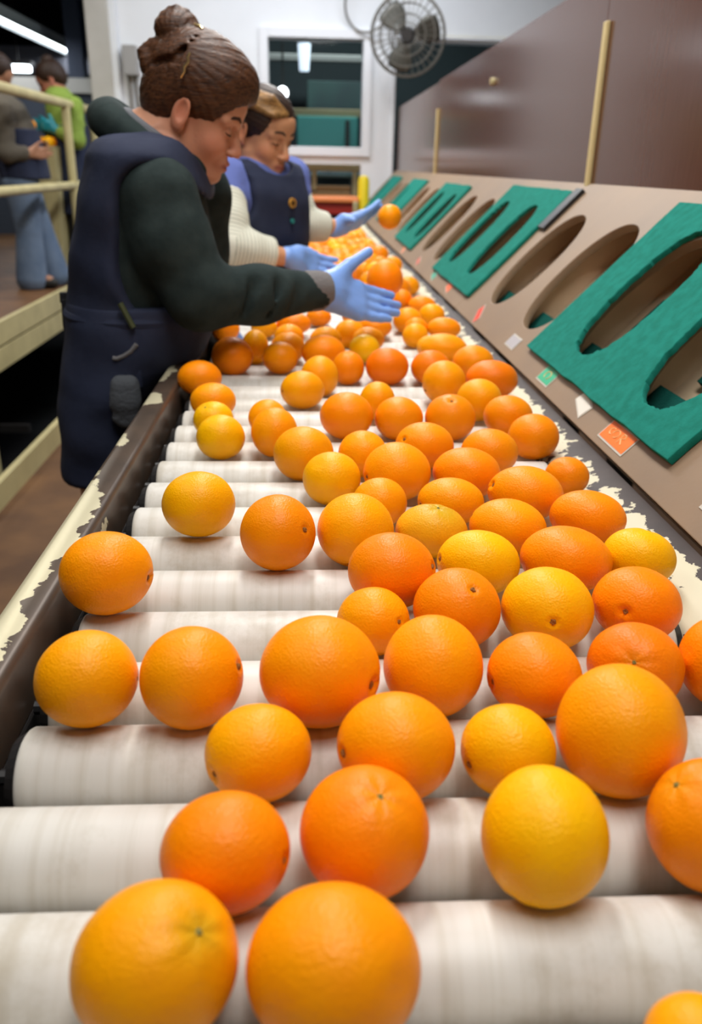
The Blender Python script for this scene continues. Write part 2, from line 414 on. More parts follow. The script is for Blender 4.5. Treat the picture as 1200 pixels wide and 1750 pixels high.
# ================================================================== STRUCTURE
struct('floor', MB().box((-1.26, -1.2, -.05), (2.6, 7.38, 0)), M_FLOORB)
struct('trim_1', MB().box((-1.29, -1.2, -.05), (-1.26, 5.2, .11), .004), M_CREAM)
struct('floor_lower_pit', MB().box((-9, -1.2, -1.0), (-1.3, 18, -.95)), M_DARK)
# far wall with a window, a second window behind the panel and a low opening
YW = 7.4
wx0, wx1, wz0, wz1 = -.30, .455, 1.475, 2.255
w2x0, w2x1, w2z0, w2z1 = .72, 1.75, 1.2, 2.27
wall = MB()
T = .14
for lo, hi in [((-1.66, -.05), (-.30, 3.8)), ((wx0, wz1), (2.6, 3.8)), ((wx1, 0), (w2x0, wz1)), ((wx0, 1.345), (wx1, wz0)), ((w2x1, 0), (2.6, wz1)), ((wx0, 0), (wx1, .55)), ((w2x0, 0), (w2x1, w2z0))]:
    wall.box((lo[0], YW, lo[1]), (hi[0], YW+T, hi[1]))
struct('wall_back', wall, M_WALLW)
struct('wall_back_left_post', MB().box((-1.70, YW-.05, -.05), (-1.52, YW+T+.02, 3.8), .01), mat('post_paint', (.50, .48, .44), .6, var=(4, (.44, .42, .38)))).name = 'trim_2'
struct('trim_3', MB().box((-1.52, YW-.045, 0), (-1.47, YW-.001, 3.8), .004), M_WALLW)
def frame(nm, x0, x1, z0, z1, wdt=.07):
    m = MB()
    y0, y1 = YW-.03, YW+.05
    m.box((x0-wdt, y0, z0-wdt), (x0, y1, z1+wdt), .004); m.box((x1, y0, z0-wdt), (x1+wdt, y1, z1+wdt), .004)
    m.box((x0, y0, z1), (x1, y1, z1+wdt), .004); m.box((x0, y0, z0-wdt), (x1, y1, z0), .004)
    return m
struct('window_1', frame('', wx0, wx1, wz0, wz1), mat('window_frame_paint', (.72, .73, .76), .5))
win1 = bpy.data.objects['window_1']
MB().box((wx0, YW+.02, wz0), (wx1, YW+.028, wz1)).build('glass_pane', M_GLASS, win1)
struct('window_2', frame('', w2x0, w2x1, w2z0, w2z1, .02), MATS['window_frame_paint'])
win2 = bpy.data.objects['window_2']
MB().box((w2x0, YW+.02, w2z0), (w2x1, YW+.028, w2z1)).build('glass_pane', M_GLASS, win2)
struct('trim_4', MB().box((wx0-.05, YW-.02, 2.262), (wx1+.05, YW+.0, 2.29)).box((w2x0, YW-.02, 2.275), (w2x1, YW, 2.295)), M_CREAM)
struct('ceiling', MB().box((-9, -1.2, 3.8), (2.6, 18, 3.9)), M_DARK)
struct('wall_left', MB().box((-9.1, -1.2, -1), (-9, 18, 3.8)), M_DARK)
struct('wall_far_end', MB().box((-9, 18, -1), (2.6, 18.1, 3.8)), M_DARK)
struct('wall_right', MB().box((2.6, -1.2, 0), (2.7, 18, 3.8)), mat('right_wall_paint', (.35, .34, .33), .7))
struct('wall_rear', MB().box((-9, -1.3, -1), (2.6, -1.2, 3.8)), mat('rear_wall_paint', (.22, .21, .2), .7))

# ================================================================== CONVEYOR
XL, XR = -.208, .345
YEND = 5.85
NR0, NR1 = -3, 63
cap_me = None
tube_me = None
def roller_meshes():
    bm = bmesh.new(); seg = 40
    prof = [(XL, RR-.003), (XL+.003, RR), (XR-.003, RR), (XR, RR-.003)]
    xs = [XL, XL+.0015, XL+.004] + list(np.linspace(XL+.01, XR-.01, 14)) + [XR-.004, XR-.0015, XR]
    rr = [RR-.004, RR-.0015, RR] + [RR]*14 + [RR, RR-.0015, RR-.004]
    rings = [[bm.verts.new((x, r*math.cos(2*math.pi*k/seg), r*math.sin(2*math.pi*k/seg))) for k in range(seg)] for x, r in zip(xs, rr)]
    for a, b in zip(rings, rings[1:]):
        for k in range(seg): bm.faces.new((a[k], a[(k+1) % seg], b[(k+1) % seg], b[k]))
    bm.faces.new(rings[0]); bm.faces.new(rings[-1])
    bmesh.ops.recalc_face_normals(bm, faces=bm.faces)
    me = bpy.data.meshes.new('roller_tube'); bm.to_mesh(me); bm.free(); me.materials.append(M_ROLLER)
    me.polygons.foreach_set('use_smooth', [True]*len(me.polygons)); me.set_sharp_from_angle(angle=R_(50))
    out = [me]
    for s, x in ((-1, XL), (1, XR)):
        mb = MB().cyl((x, 0, 0), (x+s*.007, 0, 0), RR-.003, RR-.007, 28).cyl((x+s*.007, 0, 0), (x+s*.011, 0, 0), .013, .011, 14).cyl((x+s*.011, 0, 0), (x+s*.02, 0, 0), .006, .006, 8)
        bmesh.ops.recalc_face_normals(mb.bm, faces=mb.bm.faces)
        m2 = bpy.data.meshes.new('roller_end_cap'); mb.bm.to_mesh(m2); mb.bm.free(); m2.materials.append(M_BLACK); out.append(m2)
    return out
tm, cl, cr = roller_meshes()
for n in range(NR0, NR1+1):
    r = empty('conveyor_roller', (0, Y0+n*PY, ZT-RR), 'white plastic conveyor roller, %s one up from the photo bottom' % ordw(n-NR0+1), 'roller', 'white rollers of the sorting conveyor')
    for nm, me in (('roller_tube', tm), ('end_cap', cl), ('end_cap', cr)):
        o = bpy.data.objects.new(nm, me); COL.objects.link(o); o.parent = r
        if nm == 'roller_tube': o.rotation_euler.x = random.random()*6.28
cv = empty('sorting_conveyor', (0, 0, 0), 'dark sorting conveyor frame with two peeling paint side rails', 'conveyor')
# left rail: rounded top bar
def railprof(x0, x1, zt_, th, r=.008):
    return [(x0, zt_-th), (x0, zt_-r), (x0+r*.3, zt_-r*.3), (x0+r, zt_), (x1-r, zt_), (x1-r*.3, zt_-r*.3), (x1, zt_-r), (x1, zt_-th)]
MB().prism(railprof(-.272, -.232, ZT+.02, .06), -.4, YEND).build('side_rail', M_RAIL_L, cv, True, 50)['label'] = 'left rail with cream paint peeling off brown metal'
MB().prism(railprof(-.268, -.231, ZT-.041, .12, .004), -.4, YEND).build('side_plate', M_DARKMETAL, cv)
# right rail, wide and sloping gently up to the board
MB().prism([(.352, ZT-.05), (.352, ZT-.012), (.357, ZT-.004), (.41, ZT+.012), (.418, ZT+.012), (.418, ZT-.05)], -.4, YEND+.3).build('side_rail', M_RAIL_R, cv, True, 50)['label'] = 'right rail with flaking cream paint'
MB().prism(railprof(.37, .418, ZT-.052, .12, .004), -.4, YEND+.3).build('side_plate', M_DARKMETAL, cv)
MB().box((-.225, -.4, ZT-.17), (.36, YEND, ZT-.15)).build('gap_shade_sheet', mat('gap_shade_black', (.008, .008, .008), .8), cv)  # black sheet added as painted shade below the roller gaps
lg = [(-.25, y) for y in (.1, 1.2, 2.6, 4.0, 5.4)]+[(.394, y) for y in (.1, 1.2, 2.6, 4.0, 5.4)]
for x, y in lg: MB().box((x-.022, y-.022, 0), (x+.022, y+.022, ZT-.16), .003).build('leg', M_DARKMETAL, cv)

# ================================================================== CHUTE BOARD on the right
AL = R_(46); CA, SA = math.cos(AL), math.sin(AL); BX, BZ = .42, ZT+.022
def bpt(Y, s, n=0.0):      # board coordinates (along belt, up the slope, out of the board)
    return Vector((BX+s*CA-n*SA, Y, BZ+s*SA+n*CA))
BLEN = .462
def curve_board(name, outline, holes, thick, n0, m, parent, bev=0.0015):
    """2-D curve (Y,s) with holes -> extruded sheet, mapped onto the slope; n0 = height of underside"""
    cu = bpy.data.curves.new(name, 'CURVE'); cu.dimensions = '2D'; cu.fill_mode = 'BOTH'; cu.extrude = thick/2-bev; cu.bevel_depth = bev; cu.bevel_resolution = 1; cu.resolution_u = 1
    for loop in [outline]+holes:
        sp = cu.splines.new('POLY'); sp.points.add(len(loop)-1)
        for p, (u, v) in zip(sp.points, loop): p.co = (u, v, 0, 1)
        sp.use_cyclic_u = True
    tmp = bpy.data.objects.new('tmp', cu); COL.objects.link(tmp)
    bpy.context.view_layer.update()
    me = bpy.data.meshes.new_from_object(tmp.evaluated_get(bpy.context.evaluated_depsgraph_get()))
    bpy.data.objects.remove(tmp); bpy.data.curves.remove(cu)
    for v in me.vertices:
        v.co = bpt(v.co.x, v.co.y, n0+thick/2+v.co.z)
    me.materials.clear()
    bm = bmesh.new(); bm.from_mesh(me); bmesh.ops.remove_doubles(bm, verts=bm.verts, dist=1e-5); bmesh.ops.recalc_face_normals(bm, faces=bm.faces); bm.to_mesh(me); bm.free()
    o = link(name, me, m, parent, True, 40)
    nrm = Vector((-SA, 0, CA))
    for p in me.polygons:
        if abs(p.normal.dot(nrm)) > .98: p.use_smooth = False
    return o
def slot(Yc, s0, s1, hw, lean=0, rag=0, seed=0, p=2.35, nseg=56):
    rr = random.Random(seed); out = []
    for i in range(nseg if not rag else nseg*2):
        a = 2*math.pi*i/(nseg if not rag else nseg*2); c, s = math.cos(a), math.sin(a)
        x = math.copysign(abs(c)**(2/p), c)*hw; y = math.copysign(abs(s)**(2/p), s)*(s1-s0)/2
        if rag:
            x += rag*(mnoise.noise(Vector((a*9, seed, 0)))+.6*mnoise.noise(Vector((a*25, seed, 3)))) ; y += rag*mnoise.noise(Vector((a*9, seed, 7)))
        out.append((Yc+x+lean*y, (s0+s1)/2+y))
    return out
chute = empty('chute_board', (BX, 0, BZ), 'long sloping beige board with oval chute holes beside the orange belt', 'chute board')
SY0, SYE = .3, 7.33
hole_y = [1.077-.34*2, 1.077-.34, 1.077, 1.40, 1.75, 2.09, 2.49, 2.83, 3.12, 3.45, 3.80, 4.14, 4.46, 4.80, 5.15, 5.49, 5.82, 6.15, 6.5, 6.84, 7.12]
for a_, b_ in ((SY0, 2.335), (2.339, 5.06), (5.064, SYE)):
    hs = [slot(y, .07, .368, .124, 0, p=2.15) for y in hole_y if a_+.1 < y < b_-.1]
    curve_board('board_panel', [(a_, 0), (b_, 0), (b_, BLEN), (a_, BLEN)], hs, .019, -.019, M_BOARD, chute)
# chute interior: sloping back panel and dividers
M_CHIN = mat('chute_inside', (.75, .58, .40), .6, var=(7, (.62, .47, .31)))
mb = MB()
def slab(mb, ys, ss, ns):
    vs_ = [mb.bm.verts.new(bpt(y, s, n)) for n in ns for s in ss for y in ys]
    for f in ((0, 1, 3, 2), (4, 6, 7, 5), (0, 4, 5, 1), (2, 3, 7, 6), (0, 2, 6, 4), (1, 5, 7, 3)): mb.bm.faces.new([vs_[i] for i in f])
slab(mb, (SY0, SYE), (-.0, .50), (-.09, -.08)); mb.build('chute_back', M_CHIN, chute)
slab_d = [(hole_y[i]+hole_y[i+1])/2 for i in range(len(hole_y)-1)]
for y in slab_d:
    mb = MB(); slab(mb, (y-.008, y+.008), (.03, .45), (-.08, -.02)); mb.build('divider', M_CHIN, chute)
# dark green deflector flaps inside the chutes
M_FOAMD = mat('dark_green_foam', (.006, .075, .06), .95, spec=.1, bump=(300, .4))
for i, y in enumerate(hole_y[2:12]):
    mb = MB(); slab(mb, (y-.02, y+.10), (.17, .27), (-.079, -.065)); mb.build('deflector_flap', M_FOAMD, chute)
    mb = MB(); slab(mb, (y+.02, y+.12), (.045, .13), (-.079, -.04)); mb.build('deflector_flap', M_FOAMD, chute)
# supporting legs of the board
for y in (.6, 2.0, 3.4, 4.8, 6.2, 7.2):
    MB().box((.80, y-.03, 0), (.86, y+.03, 1.2), .003).build('support_leg', M_DARKMETAL, chute)
    MB().box((.66, y-.03, .88), (.80, y+.03, .94), .003).build('support_leg', M_DARKMETAL, chute)
# foam mats over pairs of holes
def mat_sheet(y0, y1, s0, s1, holes, label, seed, corner=0, notch=0):
    r = random.Random(seed)
    def edge(a, b, n=14):
        return [(a[0]+(b[0]-a[0])*t/n+r.uniform(-.0015, .0015), a[1]+(b[1]-a[1])*t/n+r.uniform(-.0015, .0015)) for t in range(n)]
    c = [(y0, s0), (y1, s0-corner), (y1, s1), (y0, s1)]
    ol = edge(c[0], c[1])+edge(c[1], c[2])+edge(c[2], c[3])+edge(c[3], c[0])
    o = curve_board('foam_mat', ol, holes, .011, .0008, M_FOAM, None, .0015)
    return tag(o, label, 'foam mat', 'green foam mats on the chute board')
mat_sheet(.93, 1.62, .044, .424, [slot(1.40, .088, .375, .092, .03, .006, 3), slot(1.077, .083, .375, .092, .03, .006, 5)], 'big green foam mat with two ragged oval holes at the right edge of the photo', 1)
mat_sheet(2.30, 2.975, .045, .425, [slot(2.83, .092, .362, .082, .02, .004, 7), slot(2.49, .094, .365, .085, .02, .004, 9)], 'green foam mat with two oval holes below the nearer wooden strip', 2)
mat_sheet(3.66, 4.32, .045, .40, [slot(4.14, .088, .35, .08, 0, .003, 8), slot(3.80, .09, .35, .08, 0, .003, 4)], 'green foam mat with two oval holes to the right of the airborne orange', 3)
mat_sheet(4.98, 5.64, .06, .40, [slot(5.49, .09, .34, .05, 0, .003, 8)], 'smaller green foam mat farther up the board, second from its far end', 4)
mat_sheet(6.34, 7.0, .06, .40, [slot(6.84, .09, .34, .05, 0, .003, 8)], 'farthest green foam mat, next to the white column', 5)
# black scraps on top right corner of the second mat
mb = MB(); slab(mb, (2.235, 2.29), (.30, .435), (.0008, .012))
sc = mb.build('rubber_scrap', M_BLACK); tag(sc, 'torn black rubber strip beside the top corner of a green mat', 'rubber strip')
# tape stickers
def sticker(y0, y1, s0, s1, col, label, marks=None, rot=0):
    m = mat('sticker_%s' % label.split()[0], col, .5)
    t = empty('paper_sticker', bpt((y0+y1)/2, s0), label, 'sticker', 'stickers along the foot of the chute board')
    mb = MB(); cy, cs = (y0+y1)/2, (s0+s1)/2
    def q(y, s, n):
        a = rot; dy, ds = y-cy, s-cs; return bpt(cy+dy*math.cos(a)-ds*math.sin(a), cs+dy*math.sin(a)+ds*math.cos(a), n)
    def quad(mb, a0, a1, b0, b1, lo, hi):
        v = [mb.bm.verts.new(q(y, s, n)) for n in (lo, hi) for s in (b0, b1) for y in (a0, a1)]
        for f in ((0, 1, 3, 2), (4, 6, 7, 5), (0, 4, 5, 1), (2, 3, 7, 6), (0, 2, 6, 4), (1, 5, 7, 3)): mb.bm.faces.new([v[i] for i in f])
    quad(mb, y0-.003, y1+.003, s0-.003, s1+.003, .0004, .0010); mb.build('sticker_backing', mat('sticker_edge', (.55, .52, .45), .5), t)
    mb = MB(); quad(mb, y0, y1, s0, s1, .0010, .0016); face = mb.build('sticker_face', m, t)
    if marks:
        mb = MB()
        for st in marks:   # strokes in 0..1 (u along -Y, v up)
            for (u0, v0), (u1, v1) in zip(st, st[1:]):
                A = (y1-(y1-y0)*u0, s0+(s1-s0)*v0); B_ = (y1-(y1-y0)*u1, s0+(s1-s0)*v1)
                mb.tube([q(A[0], A[1], .0018), q(B_[0], B_[1], .0018)], .0009, 5)
        mb.build('sticker_print', mat('sticker_ink', (.85, .5, .2), .5), face)
    return t
def arc(cx, cy, r, a0, a1, n=8, sy=1): return [(cx+r*math.cos(R_(a0+(a1-a0)*i/n)), cy+sy*r*math.sin(R_(a0+(a1-a0)*i/n))) for i in range(n+1)]
sticker(1.035, 1.125, .012, .041, (.93, .17, .0), 'orange rectangular sticker just below the big green mat',
        [arc(.42, .55, .10, -90, 200, 8, 2.2), [(.62, .25), (.62, .8), (.72, .8), (.74, .62), (.64, .52), (.76, .28)], arc(.25, .55, .07, 60, 300, 7, 2.6)])
sticker(1.41, 1.475, .012, .042, (.03, .42, .22), 'green square sticker just below the big green mat corner', [arc(.5, .5, .2, -60, 240, 8, 1.4)])
sticker(1.70, 1.765, .02, .045, (.42, .40, .42), 'grey barcode sticker below the bare oval holes', None)
sticker(2.07, 2.13, .018, .040, (.75, .05, .015), 'red spot sticker near the board seam', None, .6)
sticker(2.55, 2.62, .020, .046, (.85, .14, .03), 'faded orange sticker under the second green mat', None, .2)
sticker(2.86, 2.93, .018, .040, (.06, .38, .26), 'teal sticker under the corner of the second green mat', None, .2)
sticker(3.30, 3.37, .02, .04, (.62, .12, .08), 'pink-red sticker between the second and third green mats', None, .3)
sticker(3.80, 3.88, .015, .04, (.75, .25, .12), 'pale orange sticker below the third green mat', None, .3)
sticker(.72, .82, .030, .060, (.55, .02, .02), 'dark red sticker cut off by the right edge of the photo', None)
sticker(1.215, 1.275, .020, .042, (.72, .68, .60), 'worn white sticker with painted-in glare left of the orange one', None, .3)  # glare is put into the pale colour of this sticker

# brown panel above the board with wood strips
PX = BX+BLEN*CA+.004; PZ = BZ+BLEN*SA-.01
pn = empty('brown_panel', (PX, 0, PZ), 'tall glossy brown panel standing above the sloping chute board', 'panel')
MB().box((PX, .3, PZ), (PX+.018, 2.298, 1.79)).build('panel_sheet', M_PANEL, pn)
MB().box((PX, 2.302, PZ), (PX+.018, 5.10, 1.785)).build('panel_sheet', M_PANEL, pn)
MB().box((PX, 5.104, PZ), (PX+.018, 7.34, 1.775)).build('panel_sheet', M_PANEL, pn)
MB().box((PX-.010, 2.27, PZ+.0), (PX-.0005, 2.298, 1.675), .002).build('wood_strip', M_WOOD, pn)
MB().box((PX-.010, 5.07, PZ+.0), (PX-.0005, 5.10, 1.64), .002).build('wood_strip', M_WOOD, pn)
for y in (1.0, 2.3, 3.7, 5.1, 6.5): MB().box((PX+.019, y-.02, .0), (PX+.06, y+.02, 1.75)).build('panel_stud', M_DARKMETAL, pn)
MB().cyl((PX-.014, 3.62, 1.655), (PX, 3.62, 1.655), .012, .014, 12).build('panel_knob', M_CREAM, pn)

# ================================================================== ORANGES
LIST = """1 262 1650 293 300 m 345 1590 s
2 570 1655 300 305 m - - -
3 384 1457 221 220 o 488 1470 n
4 623 1424 222 232 o 652 1358 s
5 933 1432 221 245 y 880 1535 n
6 1216 1413 228 234 o 1152 1337 s
7 1200 1800 205 215 m - - -
8 441 1286 183 172 m 362 1325 c
9 677 1275 204 190 m 583 1287 n
10 869 1283 165 162 y 799 1308 n
11 1063 1252 225 234 m - - -
12 146 1160 181 170 m 236 1160 n
13 327 1158 180 176 m 411 1138 n
14 547 1146 207 194 m 640 1172 c
15 741 1139 171 175 m - - -
16 915 1152 166 149 o 838 1166 c
17 1087 1138 169 153 d 1084 1132 s
18 1240 1132 165 160 o - - -
19 638 1061 125 118 m 684 1063 n
20 781 1038 150 139 o 810 1007 n
21 936 1039 158 145 y 946 1064 n
22 1090 1030 157 129 o 1068 1046 c
23 181 978 162 144 m 257 988 c
24 475 910 131 131 o 523 905 n
25 608 905 131 126 m 598 966 n
26 670 973 151 133 o 742 968 n
27 818 958 143 114 y 750 955 n
28 969 951 161 117 o - - -
29 1106 949 130 102 y 1112 900 s
30 738 903 123 94 g 750 866 s
31 869 896 133 98 m 806 880 n
32 1006 879 132 92 o - - -
33 339 860 127 113 y - - -
34 771 853 113 83 m 718 862 n
35 899 838 131 94 m 840 828 c
36 979 812 79 66 o - - -
37 649 857 94 85 m - - -
38 567 817 99 92 y - - -
39 679 804 116 101 m 626 815 n
40 798 805 116 89 o - - -
41 519 774 104 94 m - - -
42 620 775 85 80 m - - -
43 726 759 99 81 o 690 750 n
44 837 770 99 80 o - - -
45 912 745 88 79 o - - -
46 869 709 85 71 o - - -
47 377 746 85 78 y - - -
48 365 717 70 65 y 350 695 s
49 364 683 79 63 m - - -
50 341 644 76 62 o - - -
51 457 713 66 63 m - - -
52 469 740 80 88 m - - -
53 517 665 75 67 m 482 668 n
54 546 644 65 71 m - - -
55 592 709 92 82 o - - -
56 645 686 61 67 m - - -
57 682 714 83 75 o - - -
58 770 712 89 79 o 772 684 c
59 819 683 78 74 m - - -
60 759 653 75 74 m 726 668 n
61 848 645 90 66 d - - -
62 809 619 71 62 o - - -
63 736 627 67 60 d - - -
65 662 625 74 65 d - - -
66 595 629 56 58 o 596 602 s
67 397 608 71 67 o - - -
68 436 595 47 60 m - - -
69 479 611 61 57 o - - -
70 492 593 59 53 m - - -
71 494 576 52 47 m - - -
72 553 600 74 60 o - - -
73 557 578 55 44 m - - -
74 623 595 53 49 y - - -
75 598 570 54 50 m - - -
76 630 578 55 43 m - - -
77 758 590 83 50 m - - -
78 710 573 45 43 m - - -
79 760 556 60 38 o - - -
80 697 547 50 46 m - - -
81 622 537 75 42 o - - -
82 738 538 45 40 m - - -
83 735 513 50 34 o - - -
84 703 513 36 34 o - - -
87 708 488 40 34 m - - -
88 454 558 46 34 m - - -
89 500 550 60 38 o - - -
90 545 540 44 32 o - - -
91 433 474 40 32 m - - -
92 468 464 32 28 m - - -
93 496 464 30 26 m - - -
94 686 452 34 30 m - - -
95 622 455 36 32 m - - -
96 648 434 34 30 o - - -
97 594 470 34 30 m - - -
98 660 505 40 30 m - - -
99 385 560 50 46 o - - -
102 640 556 60 40 o - - -
103 728 560 40 34 o - - -
104 735 592 46 40 m - - -
"""
COLS = {'d': (.94, .225, .0), 'o': (.98, .29, .0), 'm': (1.0, .37, .0), 'y': (1.0, .50, .0), 'g': (.94, .43, .008)}
NAMES = {'d': 'deep red-orange', 'o': 'deep orange', 'm': 'bright orange', 'y': 'yellow-orange', 'g': 'green-tinged yellow'}
def rest_h(Rs, Y):
    """height of the centre above the roller tops for a ball of radius Rs at belt position Y"""
    n = (Y-Y0)/PY; best = -1
    for k in (math.floor(n), math.floor(n)+1):
        d = Y-(Y0+k*PY); q = (Rs+RR)**2-d*d
        if q > 0: best = max(best, math.sqrt(q)-RR)
    return best
def conic_bbox(c, A):
    """A: 3x3 columns = semi-axis vectors. Projected bounding box of the ellipsoid"""
    Q = A@A.T; d = c-CAM
    Mx = np.array([BR*FPX+BF*600, -BU*FPX+BF*875, BF])
    p = Mx@d; S = Mx@Q@Mx.T; Cs = np.outer(p, p)-S
    out = []
    for i in (0, 1):
        a, b, cc = Cs[2, 2], Cs[i, 2], Cs[i, i]
        D = math.sqrt(max(b*b-a*cc, 0)); out.append(sorted(((b-D)/a, (b+D)/a)))
    return (out[0][0]+out[0][1])/2, (out[1][0]+out[1][1])/2, out[0][1]-out[0][0], out[1][1]-out[1][0]
oranges = []
for ln in LIST.strip().splitlines():
    f = ln.split(); i, px, py, pw, ph = int(f[0]), *map(float, f[1:5])
    cx, cy, kw, kh = px, py, pw, ph
    a = b = None
    for it in range(8):
        u = ray(cx, cy); L = np.linalg.norm(u); u = u/L
        rgt = np.cross(u, [0, 0, 1.0]); rgt /= np.linalg.norm(rgt); up = np.cross(rgt, u)
        aw = kw/2/L; ah = kh/2/L*(FPX/L)
        lo, hi = .15, 8.0
        for _ in range(50):
            t = (lo+hi)/2; q = CAM+u*t; rb = t*(aw+ah)/2
            g = (q[2]-ZT)-rest_h(rb, q[1])
            if g > 0: lo = t
            else: hi = t
        c = CAM+u*t; ra = aw*t; rb = ah*t; rc = (ra+rb)/2
        bx = conic_bbox(c, np.stack([rgt*ra, up*rb, u*rc], 1))
        cx += px-bx[0]; cy += py-bx[1]; kw *= pw/bx[2]; kh *= ph/bx[3]
    oranges.append(dict(i=i, c=c, ax=(rgt, up, u), r=[ra, rb, rc], col=f[5], mark=(float(f[6]), float(f[7]), f[8]) if f[6] != '-' else None))
# the farther fruit: hexagonal packing with gaps
def add_ball(c, r, col):
    u = (c-CAM)/np.linalg.norm(c-CAM); rgt = np.cross(u, [0, 0, 1.0]); rgt /= np.linalg.norm(rgt)
    e = rng.uniform(.93, 1.07)
    oranges.append(dict(i=0, c=c, ax=(rgt, np.cross(rgt, u), u), r=[r*e, r/e, r], col=col, mark=None))
row = 0
for gap in range(23, 62):
    Y = Y0+(gap+.5)*PY; x = XL+.035+(.04 if row % 2 else 0)+rng.uniform(0, .012); row += 1
    while x < XR-.03:
        r = rng.uniform(.0335, .0385); yy = Y+rng.uniform(-.004, .004)
        c = np.array([x, yy, ZT+rest_h(r, yy)])
        free = all(np.linalg.norm(c-o['c']) > (r+min(o['r']))*1.0 for o in oranges)
        dd = c-CAM; zc = dd@BF; qx = 600+FPX*(dd@BR)/zc
        if free and rng.random() < (.93 if gap > 31 else .8) and not (530 < qx < 600 and gap < 27): add_ball(c, r, rng.choice(list('oommmy')))
        x += .079+rng.uniform(0, .010)
# relax overlaps: nudge apart sideways / along the belt and shrink slightly
for it in range(60):
    moved = 0
    for a_ in range(len(oranges)):
        A = oranges[a_]
        for b_ in range(a_+1, len(oranges)):
            Bq = oranges[b_]; d = Bq['c']-A['c']
            if abs(d[1]) > .13: continue
            dist = np.linalg.norm(d); n_ = d/dist
            def ext(o): return math.sqrt(sum((o['r'][k]*(o['ax'][k]@n_))**2 for k in range(3)))
            need = ext(A)+ext(Bq); pen = need-dist
            if pen > .0030:
                h = np.array([d[0], d[1], 0]); h /= np.linalg.norm(h)
                s = min(pen*.35, .0012)
                A['c'] = A['c']-h*s; Bq['c'] = Bq['c']+h*s
                if it > 12:
                    for o in (A, Bq):
                        if o['r'][2] > .026: o['r'] = [v*(1-min(pen*.25, .002)) for v in o['r']]
                moved += 1
    for o in oranges:
        rm = sum(o['r'])/3; o['c'][0] = min(max(o['c'][0], XL-.012+rm*.6), XR-.3*rm)
        o['c'][2] = ZT+rest_h(o['r'][2]*.45+o['r'][1]*.55, o['c'][1])
    if not moved: break
# two special fruit: one perched on the others, one tossed in the air
def ball_at(px, py, zc, r): 
    d = ray(px, py)/FPX; return CAM+d*zc
c85 = CAM+ray(658, 477)/FPX*(FPX*.050/32.5); 
u = (c85-CAM)/np.linalg.norm(c85-CAM); rg = np.cross(u, [0, 0, 1.0]); rg /= np.linalg.norm(rg)
oranges.append(dict(i=85, c=c85, ax=(rg, np.cross(rg, u), u), r=[.048, .0475, .048], col='o', mark=None, special='large deep orange fruit perched on others beside the gloved fingertips of the nearer worker'))
c86 = CAM+ray(666, 371)/FPX*(FPX*.0365/20.8)
u = (c86-CAM)/np.linalg.norm(c86-CAM); rg = np.cross(u, [0, 0, 1.0]); rg /= np.linalg.norm(rg)
oranges.append(dict(i=86, c=c86, ax=(rg, np.cross(rg, u), u), r=[.0365, .0365, .0365], col='m', mark=None, special="bright orange in mid-air just off the second worker's gloved fingertips"))

def sphere_grid(nu, nv):
    V = [(0, 0, 1)]
    for j in range(1, nv):
        th = math.pi*(j/nv)
        # denser near the +Z pole
        th = math.pi*((j/nv)**1.25)
        for i in range(nu): V.append((math.sin(th)*math.cos(2*math.pi*i/nu), math.sin(th)*math.sin(2*math.pi*i/nu), math.cos(th)))
    V.append((0, 0, -1)); F = []
    for i in range(nu): F.append((0, 1+i, 1+(i+1) % nu))
    for j in range(nv-2):
        for i in range(nu): a = 1+j*nu+i; b = 1+j*nu+(i+1) % nu; F.append((a, a+nu, b+nu, b))
    L = len(V)-1; s = 1+(nv-2)*nu
    for i in range(nu): F.append((s+i, L, s+(i+1) % nu))
    return np.array(V), F
SG = {0: sphere_grid(48, 40), 1: sphere_grid(28, 22), 2: sphere_grid(18, 12)}
M_MARK = mat('navel_scar', (.30, .12, .02), .8, bump=(300, .6))
M_STEMG = mat('stem_button', (.22, .20, .05), .8, bump=(300, .6))
